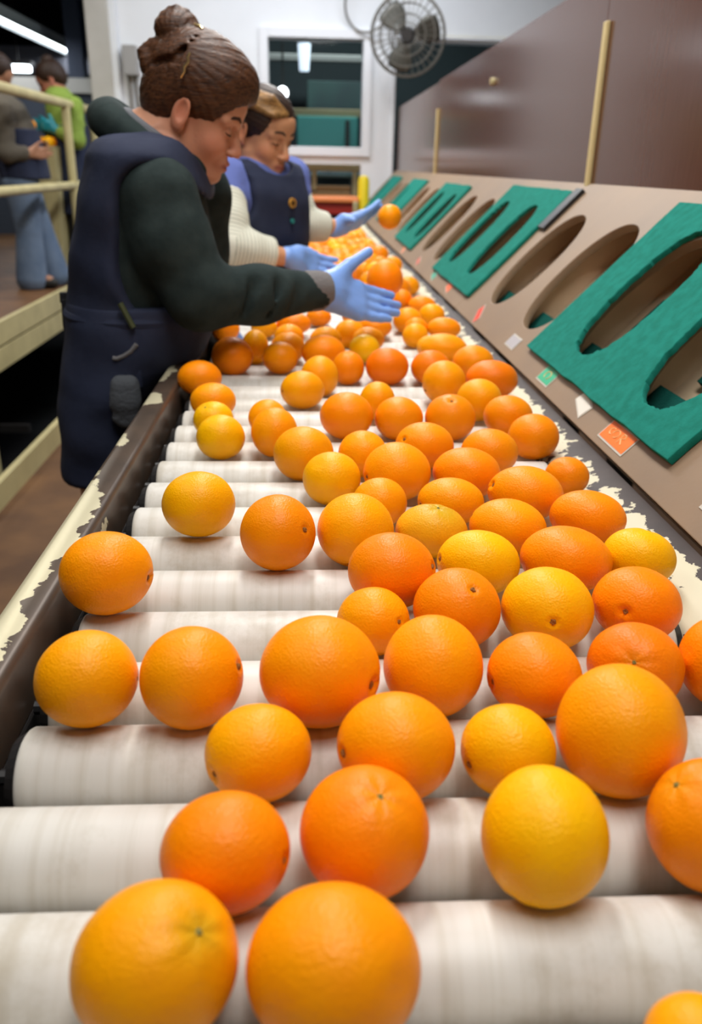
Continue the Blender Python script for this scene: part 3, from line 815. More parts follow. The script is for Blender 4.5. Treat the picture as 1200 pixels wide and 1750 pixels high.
# labels by rows
rows = {}
for o in oranges:
    if 'special' in o: continue
    o['gap'] = int(round((o['c'][1]-Y0)/PY-.5)); rows.setdefault(o['gap'], []).append(o)
for gi, g in enumerate(sorted(rows)):
    L = sorted(rows[g], key=lambda o: o['c'][0])
    for k, o in enumerate(L):
        sz = sum(o['r'])/3; s_ = 'large ' if sz > .0405 else ('small ' if sz < .032 else '')
        pos = 'nearest left rail' if k == 0 and len(L) > 1 else ('nearest right rail' if k == len(L)-1 and len(L) > 1 else ('%s from left' % ordw(k+1) if len(L) > 1 else 'alone'))
        mk = {'n': ' showing navel', 's': ' showing stem end', 'c': ' with creased navel'}.get(o['mark'][2], '') if o['mark'] else ''
        o['label'] = '%s%s orange%s, %s, %s row from front' % (s_, NAMES[o['col']], mk, pos, ordw(gi+1))
for o in oranges:
    c = o['c']; zc = (c-CAM)@BF; lod = 0 if zc < 1.15 else (1 if zc < 2.2 else 2)
    V, Fc = SG[lod]; rs = np.random.default_rng(int(o['i']*17+abs(c[0])*1e4)+3)
    mk = o['mark']
    if mk:
        d = ray(mk[0], mk[1]); d /= np.linalg.norm(d)
        # nearest hit of the pixel ray on the ellipsoid
        A = np.stack([o['ax'][k]*o['r'][k] for k in range(3)], 1); Ai = np.linalg.inv(A)
        p0 = Ai@(CAM-c); dv = Ai@d; bb = p0@dv; aa = dv@dv; D = bb*bb-aa*(p0@p0-1)
        t = (-bb-math.sqrt(D))/aa if D > 0 else -bb/aa
        pole = p0+dv*t; pole /= np.linalg.norm(pole)       # in ellipsoid-normalised coordinates (right, up, away)
    else:
        pole = rs.normal(size=3); pole[2] = abs(pole[2])+.3; pole /= np.linalg.norm(pole)
    q = np.array(Vector(pole).to_track_quat('Z', 'Y').to_matrix())
    sx, sy = V[:, 0], V[:, 1]; th = np.arccos(np.clip(V[:, 2], -1, 1)); ph = np.arctan2(sy, sx)
    rad = np.ones(len(V))
    kind = mk[2] if mk else 'p'
    if kind == 'n': rad -= .045*np.exp(-(th/.14)**2); rad += .016*np.exp(-((th-.17)/.06)**2)
    elif kind == 's': rad -= .06*np.exp(-(th/.22)**2); rad -= .010*np.exp(-((th-.35)/.3)**2)*(1+np.cos(ph*6))
    elif kind == 'c': rad -= .085*np.exp(-(th/.13)**2); rad -= .035*np.exp(-(np.sin((ph-1.0)/2)/.06)**2)*np.exp(-((th-.4)/.45)**2); rad += .015*np.exp(-((th-.22)/.09)**2)
    else: rad -= .03*np.exp(-(th/.14)**2)
    rad -= .03*np.exp(-((math.pi-th)/.2)**2)
    ph0 = rs.uniform(0, 6.28, 4); am = rs.uniform(.3, 1, 3)*.010
    W = V@q.T
    rad += am[0]*np.sin(W[:, 0]*2.6+ph0[0])+am[1]*np.sin(W[:, 1]*2.9+ph0[1])+am[2]*np.sin(W[:, 2]*2.4+ph0[2])+.003*np.sin(ph*8+ph0[3])*np.sin(th)**2
    W = W*rad[:, None]
    A = np.stack([o['ax'][k]*o['r'][k] for k in range(3)], 1)
    P = W@A.T
    base = np.array(COLS[o['col']])*rs.uniform(.95, 1.04); base[1] *= rs.uniform(.9, 1.1)
    cols = np.tile(base, (len(V), 1))
    if kind == 's' or o['col'] == 'g':
        k = np.exp(-(th/(.35 if o['col'] != 'g' else .7))**2)[:, None]*(.6 if o['col'] == 'g' or o['i'] == 1 else .25); cols = cols*(1-k)+np.array([.42, .36, .015])*k
    # broad blush across the peel
    bl = (.5+.5*np.sin(W@rs.normal(size=3)*1.6+rs.uniform(0, 6)))[:, None]; cols = cols*(1-.25*bl)+cols*np.array([1, .78, .8])*.25*bl
    me = bpy.data.meshes.new('orange'); me.from_pydata(P.tolist(), [], Fc); me.materials.append(M_ORANGE)
    me.polygons.foreach_set('use_smooth', [True]*len(me.polygons)); color_attr(me, 'peel', cols)
    ob = bpy.data.objects.new('orange', me); COL.objects.link(ob); ob.location = c
    tag(ob, o.get('special') or o['label'], 'orange', 'navel oranges on the sorting belt' if 'special' not in o else None)
    if mk and lod < 2:
        # the scar: a small rough button seated in the dimple
        rr = sum(o['r'])/3; N = q[:, 2]; cc = A@(N*(1-(.040 if kind == 'n' else .06 if kind == 's' else .08)))
        n3 = np.linalg.inv(A).T@N; n3 /= np.linalg.norm(n3); u3 = np.cross(n3, [.3, .2, .9]); u3 /= np.linalg.norm(u3); v3 = np.cross(n3, u3)
        bm = bmesh.new(); S = 14; s_ = rr*(.085 if kind == 'n' else .06 if kind == 's' else .10); top = bm.verts.new(cc+n3*s_*.25)
        rings = []
        for kk, (fr, hh) in enumerate(((.45, .45), (1.0, -.15))):
            rings.append([bm.verts.new(cc+(u3*math.cos(6.2832*j/S)+v3*math.sin(6.2832*j/S))*s_*fr*rs.uniform(.7, 1.25)+n3*s_*hh) for j in range(S)])
        for j in range(S):
            bm.faces.new((top, rings[0][j], rings[0][(j+1) % S])); bm.faces.new((rings[0][j], rings[1][j], rings[1][(j+1) % S], rings[0][(j+1) % S]))
        bmesh.ops.recalc_face_normals(bm, faces=bm.faces)
        m2 = bpy.data.meshes.new('navel'); bm.to_mesh(m2); bm.free(); m2.materials.append(M_STEMG if kind == 's' else M_MARK)
        so = bpy.data.objects.new('stem_button' if kind == 's' else 'navel', m2); COL.objects.link(so); so.parent = ob
# ================================================================== PEOPLE
def px(x, y, Y): return onY(x, y, Y)
M_SKIN = attr_mat('skin', 'skin', .5, sss=.15, bump=(180, .15), spec=.4)
M_GLOVE = mat('blue_nitrile_glove', (.20, .36, .78), .42, bump=(70, .25), sss=.05)
M_CUFF = mat('grey_rib_cuff', (.16, .15, .15), .95, bump=(160, .5))
M_SWEAT = mat('dark_green_grey_sweater', (.018, .028, .028), .95, spec=.15, bump=(16, 1.0, 7), var=(25, (.028, .041, .040)))
M_NAVY = mat('navy_apron_cloth', (.017, .023, .050), .85, spec=.25, bump=(15, .9, 7), var=(9, (.027, .034, .066)))
M_TROUS = mat('black_trousers', (.012, .012, .015), .9, bump=(30, .4))
M_SHOE = mat('black_shoe', (.01, .01, .01), .6)
M_GREYH = mat('grey_hood_lining', (.12, .125, .14), .95, bump=(120, .5))
M_EYE = mat('eye_dark', (.015, .01, .008), .2)
M_BROW = mat('eyebrow_hair', (.05, .022, .012), .9)

def frame_of(yaw, pitch, roll=0):
    f0 = np.array([math.cos(yaw), math.sin(yaw), 0]); z = np.array([0, 0, 1.0]); lf = np.array([-math.sin(yaw), math.cos(yaw), 0])
    f = f0*math.cos(pitch)-z*math.sin(pitch); u = f0*math.sin(pitch)+z*math.cos(pitch)
    if roll: lf, u = lf*math.cos(roll)+u*math.sin(roll), -lf*math.sin(roll)+u*math.cos(roll)
    return np.stack([f, lf, u], 1)
def head_sdf(s, O, M, sc=1.0, full=True):
    """skull centre O between the ears; M columns: forward, left, up"""
    L = lambda x, y, z: O+M@np.array([x, y, z])*sc
    E = lambda c, r, k, mode='u': s.ell(L(*c), np.array(r)*sc, M, k*sc, mode)
    C = lambda a, b, ra, rb, k, mode='u': s.cap(L(*a), L(*b), ra*sc, rb*sc, k*sc, mode)
    E((-.012, 0, .04), (.096, .076, .083), .01)                 # cranium
    E((.032, 0, -.028), (.058, .060, .085), .03)                # face block
    E((.052, 0, .045), (.046, .060, .045), .02)                 # forehead
    for y in (-1, 1):
        C((-.005, y*.050, -.055), (.055, y*.018, -.102), .018, .016, .03)   # jaw
        E((.058, y*.034, -.038), (.026, .024, .026), .02)                   # cheek
        C((.087, y*.010, .016), (.072, y*.048, .017), .010, .009, .012)     # brow ridge
    E((.072, 0, -.098), (.022, .024, .018), .02)                # chin
    for y in (-1, 1): E((.094, y*.031, -.004), (.014, .019, .013), .014, 's')   # sockets
    for y in (-1, 1): s.ell(L(.0745, y*.031, -.003), np.array([.0135]*3)*sc, M, .004*sc)
    C((.088, 0, .006), (.108, 0, -.036), .0075, .0115, .010)    # nose
    for y in (-1, 1): E((.099, y*.0125, -.041), (.011, .0075, .0075), .006)
    if full:
        for y in (-1, 1): s.ell(L(.106, y*.006, -.0485), np.array([.004, .0035, .004])*sc, M, .003*sc, 's')
    E((.082, 0, -.068), (.017, .027, .016), .014)               # muzzle
    for y in (-1, 1):
        C((.0985, 0, -.0645), (.083, y*.022, -.070), .0050, .003, .004)
        C((.0955, 0, -.0770), (.083, y*.021, -.0725), .0060, .003, .004)
    E((.094, 0, -.0705), (.012, .020, .0012), .002, 's')
    for y in (-1, 1):                                           # ears
        Me = M@np.array([[math.cos(.35*y), -math.sin(.35*y), 0], [math.sin(.35*y), math.cos(.35*y), 0], [0, 0, 1]])
        c = (-.010, y*.080, -.004)
        s.ell(L(*c), np.array([.019, .008, .033])*sc, Me, .006*sc)
        s.ell(L(c[0]+.002, c[1]+y*.007, c[2]+.003), np.array([.011, .007, .021])*sc, Me, .004*sc, 's')
        s.ell(L(-.004, y*.079, -.031), np.array([.009, .006, .010])*sc, Me, .006*sc)
    return L
def skin_cols(V, O, M, sc, base, hand=None):
    q = (V-O)@M/sc; c = np.tile(np.array(base), (len(V), 1))
    def g(p, r): return np.exp(-((q-np.array(p))**2/np.array(r)**2).sum(1))[:, None]
    rd = np.array(base)*np.array([1.02, .66, .60])
    for p, r, a in (((.06, -.045, -.035), (.03, .03, .028), .65), ((.06, .045, -.035), (.03, .03, .028), .65), ((.112, 0, -.04), (.018, .018, .018), .6), ((-.01, -.085, -.005), (.03, .02, .04), .7), ((-.01, .085, -.005), (.03, .02, .04), .7), ((.02, -.05, -.08), (.05, .03, .03), .3)):
        k = g(p, r)*a; c = c*(1-k)+rd*k
    k = np.clip(g((.097, 0, -.071), (.016, .026, .0095))*1.5, 0, 1); c = c*(1-k*.85)+np.array([.34, .085, .07])*k*.85
    for y in (-1, 1):
        k = g((.088, y*.031, .006), (.014, .018, .006))*.35; c = c*(1-k)+np.array([.16, .06, .04])*k
    return c
def face_bits(L, par, sc, base_par_loc=None, ey=True):
    for y in (-1, 1):
        pts = [L(.0965, y*.013, .0235), L(.0935, y*.026, .029), L(.0855, y*.042, .0275), L(.073, y*.054, .020)]
        MB().tube(pts, [.0030*sc, .0040*sc, .0034*sc, .0014*sc], 6).build('eyebrow', M_BROW, par, True)
        pts = [L(.0855, y*.020, -.0055), L(.0885, y*.028, -.0085), L(.0865, y*.037, -.008), L(.0795, y*.0445, -.0045)]
        MB().tube(pts, [.0010*sc, .0016*sc, .0016*sc, .0008*sc], 6).build('eyelash', M_EYE, par, True)
def hand_sdf(s, W, D, T, sc=1.0, off=0.0, thumb=None, curl=(.1, .15, .2, .25), spread=.05, thick=.013, side=1):
    """W wrist, D pointing direction, T towards the thumb side; side=1 when palm normal is D x T * side"""
    D = np.array(D, float); D /= np.linalg.norm(D); T = np.array(T, float); T -= D*(T@D); T /= np.linalg.norm(T)
    N = np.cross(D, T)*side                 # palm side
    for i, o in enumerate((.030, .010, -.010, -.028)):
        K = W+D*.088*sc+T*o*sc*1.0-D*abs(o-.006)*.25*sc
        s.cap(W+T*o*.55*sc+D*.005, K, (.0165+off)*sc, (thick+off)*sc, .014*sc)
        L3 = np.array((.042, .026, .021))*(.93, 1.0, .95, .76)[i]*sc
        a = 0; p = K; d = D+T*spread*(1.2-i*.8)
        r = ((.0095, .0088, .0080, .0068) if i < 3 else (.0085, .0078, .0070, .0060))
        for j in range(3):
            a += curl[i]*(1, 1.2, .8)[j]; dd = d*math.cos(a)+N*math.sin(a); dd /= np.linalg.norm(dd)
            q = p+dd*L3[j]; s.cap(p, q, (r[j]+off)*sc, (r[j+1]+off)*sc, .003*sc if j else .008*sc); p = q
    b = W+D*.022*sc+T*.024*sc+N*.006*sc
    if thumb is None: thumb = W+D*.085*sc+T*.075*sc+N*.02*sc
    m = b+(thumb-b)*.48+T*.004*sc
    s.cap(b, m, (.0175+off)*sc, (.0115+off)*sc, .018*sc); s.cap(m, thumb, (.0108+off)*sc, (.0085+off)*sc, .004*sc)
    return D, T, N
def hair_mat(name, c1, c2):
    m = bpy.data.materials.new(name); m.use_nodes = True; T = m.node_tree; b = T.nodes['Principled BSDF']
    tc = nd(T, 'ShaderNodeTexCoord'); mp = nd(T, 'ShaderNodeMapping'); mp.inputs['Rotation'].default_value = (0, .6, 0); mp.inputs['Scale'].default_value = (28, 160, 240)
    T.links.new(tc.outputs['Object'], mp.inputs[0]); n = nd(T, 'ShaderNodeTexNoise'); n.inputs['Scale'].default_value = 1; n.inputs['Detail'].default_value = 4; n.inputs['Distortion'].default_value = 1.2
    T.links.new(mp.outputs[0], n.inputs['Vector'])
    mx = nd(T, 'ShaderNodeMix'); mx.data_type = 'RGBA'; mx.inputs[6].default_value = (*c1, 1); mx.inputs[7].default_value = (*c2, 1)
    r = nd(T, 'ShaderNodeMapRange'); r.inputs[1].default_value = .35; r.inputs[2].default_value = .7; T.links.new(n.outputs[0], r.inputs[0]); T.links.new(r.outputs[0], mx.inputs[0])
    T.links.new(mx.outputs[2], b.inputs['Base Color']); b.inputs['Roughness'].default_value = .5; b.inputs['Specular IOR Level'].default_value = .3
    bp = nd(T, 'ShaderNodeBump'); bp.inputs['Strength'].default_value = .8; bp.inputs['Distance'].default_value = .002
    T.links.new(n.outputs[0], bp.inputs['Height']); T.links.new(bp.outputs[0], b.inputs['Normal']); return m
M_HAIR1 = hair_mat('brown_hair', (.030, .011, .005), (.12, .045, .016))
M_HAIR2 = hair_mat('black_hair', (.012, .007, .005), (.05, .022, .012))
M_HAIRG = hair_mat('golden_streaked_hair', (.10, .045, .012), (.38, .20, .06))

def part(s, name, m, par, smooth_it=2):
    me, V = s.mesh(name)
    if smooth_it:
        bm = bmesh.new(); bm.from_mesh(me)
        for _ in range(smooth_it): bmesh.ops.smooth_vert(bm, verts=bm.verts, factor=.4, use_axis_x=True, use_axis_y=True, use_axis_z=True)
        bm.to_mesh(me); bm.free()
        V = np.empty(len(me.vertices)*3, np.float32); me.vertices.foreach_get('co', V); V = V.reshape(-1, 3)
    V = V.copy()
    o = link(name, me, m, par, True)
    return o, V
def secs_px(rows, Y, ryoff=0):
    out = []
    for y, x0, x1, ry in rows:
        a = px(x0, y, Y); b = px(x1, y, Y); out.append(((a[2]+b[2])/2, (a[0]+b[0])/2, Y+ryoff, (b[0]-a[0])/2, ry))
    return out

# ---------------------------------------------------------------- worker one (nearest)
YA = 1.78
w1 = empty('person', (float(px(230, 600, YA)[0]), YA, 0), 'woman in navy apron and dark sweater with hair in a bun, reaching over the oranges', 'person', None)
T1 = secs_px([(224, 215, 300, .09), (242, 185, 325, .16), (264, 170, 338, .195), (300, 162, 350, .21), (350, 152, 362, .215), (400, 143, 372, .215), (450, 138, 376, .215), (500, 136, 374, .21), (550, 134, 360, .21), (600, 132, 335, .21), (650, 129, 290, .205), (700, 128, 282, .20), (780, 130, 276, .195)], YA)
T1 = [(z, x, y, rx-.008, ry) for z, x, y, rx, ry in T1]
HO = px(333, 192, YA-.0); HM = frame_of(R_(-4), R_(24), R_(3)); HS = .93
SHR = px(276, 338, 1.60); ELR = px(342, 506, 1.57); WRR = px(550, 497, 1.715)
SHL = np.array([SHR[0]+.03, 1.95, SHR[2]]); ELL = px(350, 500, 2.02); WRL = px(372, 546, 1.95)
def legs(s, hip, feet, r0=.085, r1=.06, r2=.045, k=.03):
    for (h, f) in zip(hip, feet):
        kn = (np.array(h)+np.array(f))/2+np.array([.015, 0, 0]); s.cap(h, kn, r0, r1, k); s.cap(kn, f, r1, r2, .01)
hipx = T1[-1][1]+.01; hipz = .86
hips = [np.array([hipx-.0, YA-.09, hipz]), np.array([hipx, YA+.09, hipz])]; feet = [np.array([hipx-.03, YA-.12, .09]), np.array([hipx-.01, YA+.12, .09])]
s = SDF(axis((HO[0]-.40, HO[0]-.16, .008), (HO[0]-.16, HO[0]+.17, .003), (HO[0]+.17, HO[0]+.55, .007)),
        axis((YA-.28, YA-.13, .008), (YA-.13, YA+.13, .0032), (YA+.13, YA+.32, .008)),
        axis((.02, 1.0, .012), (1.0, HO[2]-.17, .006), (HO[2]-.17, HO[2]+.17, .003)))
hx = s
HL = head_sdf(s, HO, HM, HS)
nb = np.array([T1[1][1]-.0, YA, T1[1][0]])
s.cap(HL(-.025, 0, -.03), nb+np.array([.0, 0, .0]), .052, .062, .03); s.cap(HL(.03, 0, -.085), nb+np.array([.05, 0, -.02]), .026, .04, .04)
s.loft(T1, off=-.018, k=.03)
s.chain([SHR, ELR, WRR], [.048, .040, .026], .02); s.chain([SHL, ELL, WRL], [.048, .040, .026], .02)
legs(s, hips, feet)
for f in feet: s.cap(f, f+np.array([.13, 0, -.04]), .04, .03, .02)
hand_tip = px(672, 532, 1.80); th_tip = px(630, 431, 1.82)
HD = hand_tip-WRR; HT = np.array([.25, .72, .60])
hand_sdf(s, WRR, HD, HT, 1.06, -.003, th_tip, (.03, .05, .08, .10), .01)
hand_sdf(s, WRL, (.22, .55, -.55), (-.7, .3, .3), 1.0, -.002, None, (.3, .3, .35, .4), side=1)
o, V = part(s, 'body', M_SKIN, w1, 1)
color_attr(o.data, 'skin', skin_cols(V, HO, HM, HS, (.60, .29, .18)))
face_bits(HL, w1, HS)
# sweater: torso, sleeves
def ax3(lo, hi, r): return SDF(axis((lo[0], hi[0], r)), axis((lo[1], hi[1], r)), axis((lo[2], hi[2], r)))
s = ax3((HO[0]-.40, YA-.36, .80), (HO[0]+.42, YA+.38, HO[2]+.0), .006)
s.loft(T1, off=-.006, k=.02)
up1 = SHR+(ELR-SHR)*.5+np.array([-.010, -.004, 0])
s.chain([SHR, up1, ELR, ELR+(WRR-ELR)*.45+np.array([0, 0, -.004]), WRR-(WRR-ELR)*.06], [.068, .066, .059, .052, .040], .03)
s.chain([SHL, ELL, WRL-(WRL-ELL)*.12], [.066, .055, .036], .03)
s.wrinkle(.0030, (34, 26, 44))
for k in range(6):
    t_ = .3+.1*k; c_ = ELR+(WRR-ELR)*t_; s.cap(c_+np.array([.01, -.050, .03]), c_+np.array([-.015, -.055, -.03]), .006, .004, .022, 's') if k % 2 else None
part(s, 'sweater', M_SWEAT, w1, 1)
# rib cuffs
MBc = MB(); d = (WRR-ELR)/np.linalg.norm(WRR-ELR)
MBc.tube([WRR-d*.050, WRR-d*.034, WRR-d*.01, WRR+d*.008, WRR+d*.010], [.039, .041, .0405, .038, .026], 24); MBc.build('sleeve_cuff', M_CUFF, w1, True)['label'] = 'grey ribbed cuff'
d2 = (WRL-ELL)/np.linalg.norm(WRL-ELL); MB().tube([WRL-d2*.04, WRL, WRL+d2*.006], [.034, .035, .025], 20).build('sleeve_cuff', M_CUFF, w1, True)
# gloves
def glove(par, W, D, T, thumb, curl, spread, sc=1.0, side=1, res=.0026):
    D = np.array(D, float); D /= np.linalg.norm(D)
    c = W+D*.09; s = ax3(c-.16, c+.16, res)
    s.cap(W-D*.015, W+D*.02, .029*sc, .030*sc, .01)
    hand_sdf(s, W, D, T, sc, .0012, thumb, curl, spread, side=side); s.wrinkle(.0008, (130, 110, 150))
    return part(s, 'glove', M_GLOVE, par, 1)[0]
glove(w1, WRR, HD, HT, th_tip, (.03, .05, .08, .10), .01, 1.10)['label'] = 'light blue rubber glove, open hand'
glove(w1, WRL, (.22, .55, -.55), (-.7, .3, .3), None, (.3, .3, .35, .4), .05, 1.04)
# apron: covers front and back, open at the side
s = ax3((HO[0]-.45, YA-.30, .70), (HO[0]+.32, YA+.30, HO[2]+.02), .006)
TA = [(z, x, y, rx+.006, ry) for z, x, y, rx, ry in T1]
s.loft(TA, off=.011, k=0, wr=.0016)
for cx_, cy_, r_ in ((272, 346, .060), (288, 400, .080), (288, 455, .082), (284, 490, .062)):
    c_ = px(cx_, cy_, YA-.16); s.cap((c_[0], YA-.36, c_[2]), (c_[0], YA+.36, c_[2]), r_, r_, .02, 's')
s.ell(px(285, 222, YA)+np.array([.02, 0, .01]), (.11, .115, .075), None, .01, 's')
part(s, 'apron', M_NAVY, w1, 1)
# apron skirt around the hips, hanging lower
SK = secs_px([(500, 135, 372, .21), (530, 131, 368, .217), (600, 127, 340, .218), (640, 125, 300, .218), (660, 124, 281, .216), (700, 126, 279, .214), (755, 128, 274, .21), (772, 131, 272, .208)], YA)
SK = [(z, x, y, rx-.004, ry) for z, x, y, rx, ry in SK]
s = ax3((HO[0]-.45, YA-.30, .60), (HO[0]+.32, YA+.30, 1.16), .006); s.loft(SK, off=.012, k=0, wr=.0012)
X_, Y_, Z_ = s._pts((slice(None),)*3)
part(s, 'apron_skirt', M_NAVY, w1, 1)
sk = dict((round(z, 3), 0) for z, *_ in SK)
def ring_at(y, x0, x1, ry, r, nm, m, tilt=0):
    a = px(x0, y, YA); b = px(x1, y, YA); cx = (a[0]+b[0])/2; rx = (b[0]-a[0])/2
    pts = [(cx+math.copysign(abs(math.cos(t))**(2/2.3), math.cos(t))*rx, YA+math.copysign(abs(math.sin(t))**(2/2.3), math.sin(t))*ry, (a[2]+b[2])/2+tilt*math.cos(t)) for t in np.linspace(0, 2*math.pi, 40, endpoint=False)]
    MB().tube(pts, r, 8, True).build(nm, m, w1, True)
ring_at(522, 130, 372, .224, .011, 'waist_tie', M_NAVY)
k0 = px(121, 512, YA-.06)
MB().tube([k0, k0+np.array([-.012, -.01, .0]), k0+np.array([-.014, -.01, -.05]), k0+np.array([-.010, -.008, -.11])], .005, 6).cyl(k0+np.array([-.012, 0, -.006]), k0+np.array([-.012, 0, .014]), .010, .009, 10).build('tie_knot', M_TROUS, w1, True)
# pocket with a tool handle, on the side
gp0 = lambda x, y: px(x, y, YA-.236)
pk = [px(x, y, YA-.240) for x, y in ((170, 560), (192, 598), (215, 604), (238, 585))]
_pp = MB().box(gp0(188, 664)+np.array([0, .004, 0]), gp0(238, 600)+np.array([0, .012, 0]), .004).build('pocket', M_NAVY, w1, True)
MB().tube([gp0(x, y) for x, y in ((193, 612), (200, 613), (212, 608), (224, 600), (234, 588))], .0045, 8).build('pocket_edge', mat('grey_pocket_edge', (.16, .16, .17), .9), _pp, True)
MB().tube([px(205, 518, YA-.238), px(228, 560, YA-.240)], .0055, 8).build('pen', mat('olive_pen', (.06, .075, .03), .5), w1, True)['label'] = 'olive pen stuck in the apron'
# trousers and shoes
s = ax3((hipx-.22, YA-.26, .05), (hipx+.25, YA+.26, .95), .010); legs(s, hips, feet, .068, .066, .060, .03)
part(s, 'trousers', M_TROUS, w1, 1)
for f in feet:
    s = ax3(f-.2, f+.25, .006); s.cap(f+np.array([-.03, 0, -.045]), f+np.array([.15, 0, -.052]), .045, .038, .01); s.half((0, 0, 0), (0, 0, -1)); part(s, 'shoe', M_SHOE, w1, 1)
# hood collar
cN = px(262, 240, YA); hood = []; lin = []
for t in np.linspace(0, 2*math.pi, 28, endpoint=False):
    c_, s_ = math.cos(t), math.sin(t)
    a = px(262+76*c_, 250+40*c_-(8 if c_ < 0 else 0)*abs(c_), YA); hood.append((a[0], YA+s_*.105, a[2])); b = px(276+58*c_, 240+42*c_, YA); lin.append((b[0], YA+s_*.078, b[2]))
s = ax3((cN[0]-.2, YA-.2, cN[2]-.16), (cN[0]+.2, YA+.2, cN[2]+.16), .005)
for i in range(28):
    a, b = hood[i], hood[(i+1) % 28]; r = lambda i: .022+.013*max(0, -math.cos(2*math.pi*i/28))
    s.cap(a, b, r(i), r(i+1), .012)
s.wrinkle(.002, (60, 60, 60)); part(s, 'hood', M_SWEAT, w1, 1)
MB().tube(lin, .016, 10, True).build('hood_lining', M_GREYH, w1, True)['label'] = 'grey inside of the hood'
# hair
s = SDF(axis((HO[0]-.19, HO[0]+.17, .003)), axis((YA-.13, YA+.13, .003)), axis((HO[2]-.12, HO[2]+.27, .003)))
def E(c, r, k=.012, mode='u', rot=HM): s.ell(HL(*c), np.array(r)*HS, rot, k, mode)
E((-.008, 0, .056), (.112, .090, .100)); E((-.055, 0, .0), (.060, .070, .065), .03); E((.040, 0, .085), (.068, .072, .052), .02)
E((.115, 0, -.035), (.085, .10, .098), .008, 's')                       # face opening
for y in (-1, 1):
    E((.04, y*.085, -.045), (.055, .03, .055), .008, 's'); E((-.012, y*.092, -.012), (.026, .022, .030), .008, 's')
E((-.03, 0, -.11), (.09, .10, .055), .01, 's')
# swept-up strands
for i in range(26):
    a = -1.35+2.7*i/25; st = HL(.075*math.cos(a)-.01, .083*math.sin(a), .055-.02*abs(math.sin(a)))
    en = HL(-.055, .02*math.sin(a), .135); mid = HL(.02*math.cos(a)-.02, .062*math.sin(a), .120)
    pass
for i in range(14):
    a = -1.2+2.4*i/13; pass
s.chain([px(262, 108, YA-.05), px(300, 98, YA-.075), px(338, 70, YA-.05)], [.007, .008, .007], .006, 's')
BN = px(304, 50, YA)     # bun: coils of hair
for (cx_, cy_, r_) in ((0, 0, .030), (.012, .010, .022), (-.012, -.006, .024)):
    s.ell(BN+np.array([cx_, cy_, 0]), (r_*1.3, r_*1.25, r_*1.15), None, .008)
for k in range(5):
    a0 = k*1.25; pts = [BN+np.array([math.cos(a0+t)*.030*math.cos(k*.3), math.sin(a0*.7)*.02, math.sin(a0+t)*.028]) for t in np.linspace(0, 3.4, 8)]
    s.chain(pts, [.011]*8, .003)
for k in range(3):
    s.chain([px(322+6*k, 82+3*k, YA-.02*(k-1)), px(300, 92, YA), px(272, 84, YA-.015*(k-1)), px(252, 100+6*k, YA-.02)], [.019, .020, .018, .014], .005)
s.chain([px(262, 78, YA-.01), px(249, 92, YA-.01), px(254, 118, YA), px(268, 130, YA)], [.014, .015, .014, .010], .004)
s.chain([px(262, 128, YA), px(256, 160, YA), px(270, 185, YA)], [.012, .011, .008], .006)
X_, Y_, Z_ = s._pts((slice(None),)*3); an = np.arctan2(Z_-px(300, 85, YA)[2], X_-px(300, 85, YA)[0]); s.F += (.0011*np.sin(an*46+Y_*120+np.sin(X_*40+Z_*30)*1.3)*np.cos(an*17+Y_*60)).astype(np.float32)
part(s, 'hair', M_HAIR1, w1, 1)
hc = [px(x, y, YA-.097) for x, y in ((325, 90), (321, 98), (322, 106), (315, 115), (315, 122), (309, 133))]
MB().tube(hc, [.002, .003, .0026, .003, .0026, .0018], 8).build('hair_clip', mat('gold_clip', (.80, .62, .30), .25, .9), w1, True)['label'] = 'wavy gold hair clip'
MB().tube([px(333, 42, YA-.02), px(341, 45, YA-.03), px(346, 50, YA-.035)], .003, 8).build('hair_clip', MATS['gold_clip'], w1, True)
# small hoop of the ear left out; grey glove hanging from the pocket: a thing of its own
gp = lambda x, y, d=0: px(x, y, YA-.236+d)
_c = gp(213, 680); s = ax3(_c-np.array([.07, .04, .12]), _c+np.array([.07, .04, .12]), .0028)
s.cap(gp(205, 655), gp(222, 655), .016, .016, .02); s.cap(gp(206, 673), gp(223, 673), .0165, .0165, .02); s.cap(gp(206, 690), gp(224, 690), .018, .018, .02)
for x, y in ((201, 714), (210, 721), (220, 722), (230, 715)): s.cap(gp((x+215)/2, 692), gp(x, y), .0125, .0105, .010)
s.cap(gp(200, 668), gp(193, 692), .010, .009, .006)
g_, _ = part(s, 'work_glove', mat('grey_knit_glove', (.085, .095, .11), .95, bump=(140, .6)), None, 1); tag(g_, 'grey knitted glove hanging out of the nearer worker\'s apron pocket', 'glove')

# ---------------------------------------------------------------- worker two
YB = 2.66; HB = R_(-42)
w2 = empty('person', (float(px(440, 400, YB)[0]), YB, 0), 'woman in navy bib apron, blue top and white striped sleeves, behind the nearer worker', 'person', None)
zc2 = lambda y: px(440, y, YB)[2]
cx2 = px(437, 350, YB)[0]
T2 = [(zc2(268), cx2-.0, YB, .06, .075), (zc2(280), cx2-.0, YB, .085, .14), (zc2(300), cx2, YB, .105, .17), (zc2(340), cx2+.008, YB, .122, .165), (zc2(390), cx2+.008, YB, .12, .155), (zc2(440), cx2, YB, .115, .155), (zc2(520), cx2-.01, YB, .125, .175), (.80, cx2-.02, YB, .12, .17)]
H2O = px(448, 228, YB-.02); H2M = frame_of(R_(-36), R_(18), R_(-2)); H2S = .95
SR2 = px(380, 303, 2.53); ER2 = px(388, 424, 2.41); WR2 = px(497, 441, 2.50)
SL2 = px(498, 302, 2.79); EL2 = px(515, 384, 2.74); WL2 = px(577, 389, 2.80)
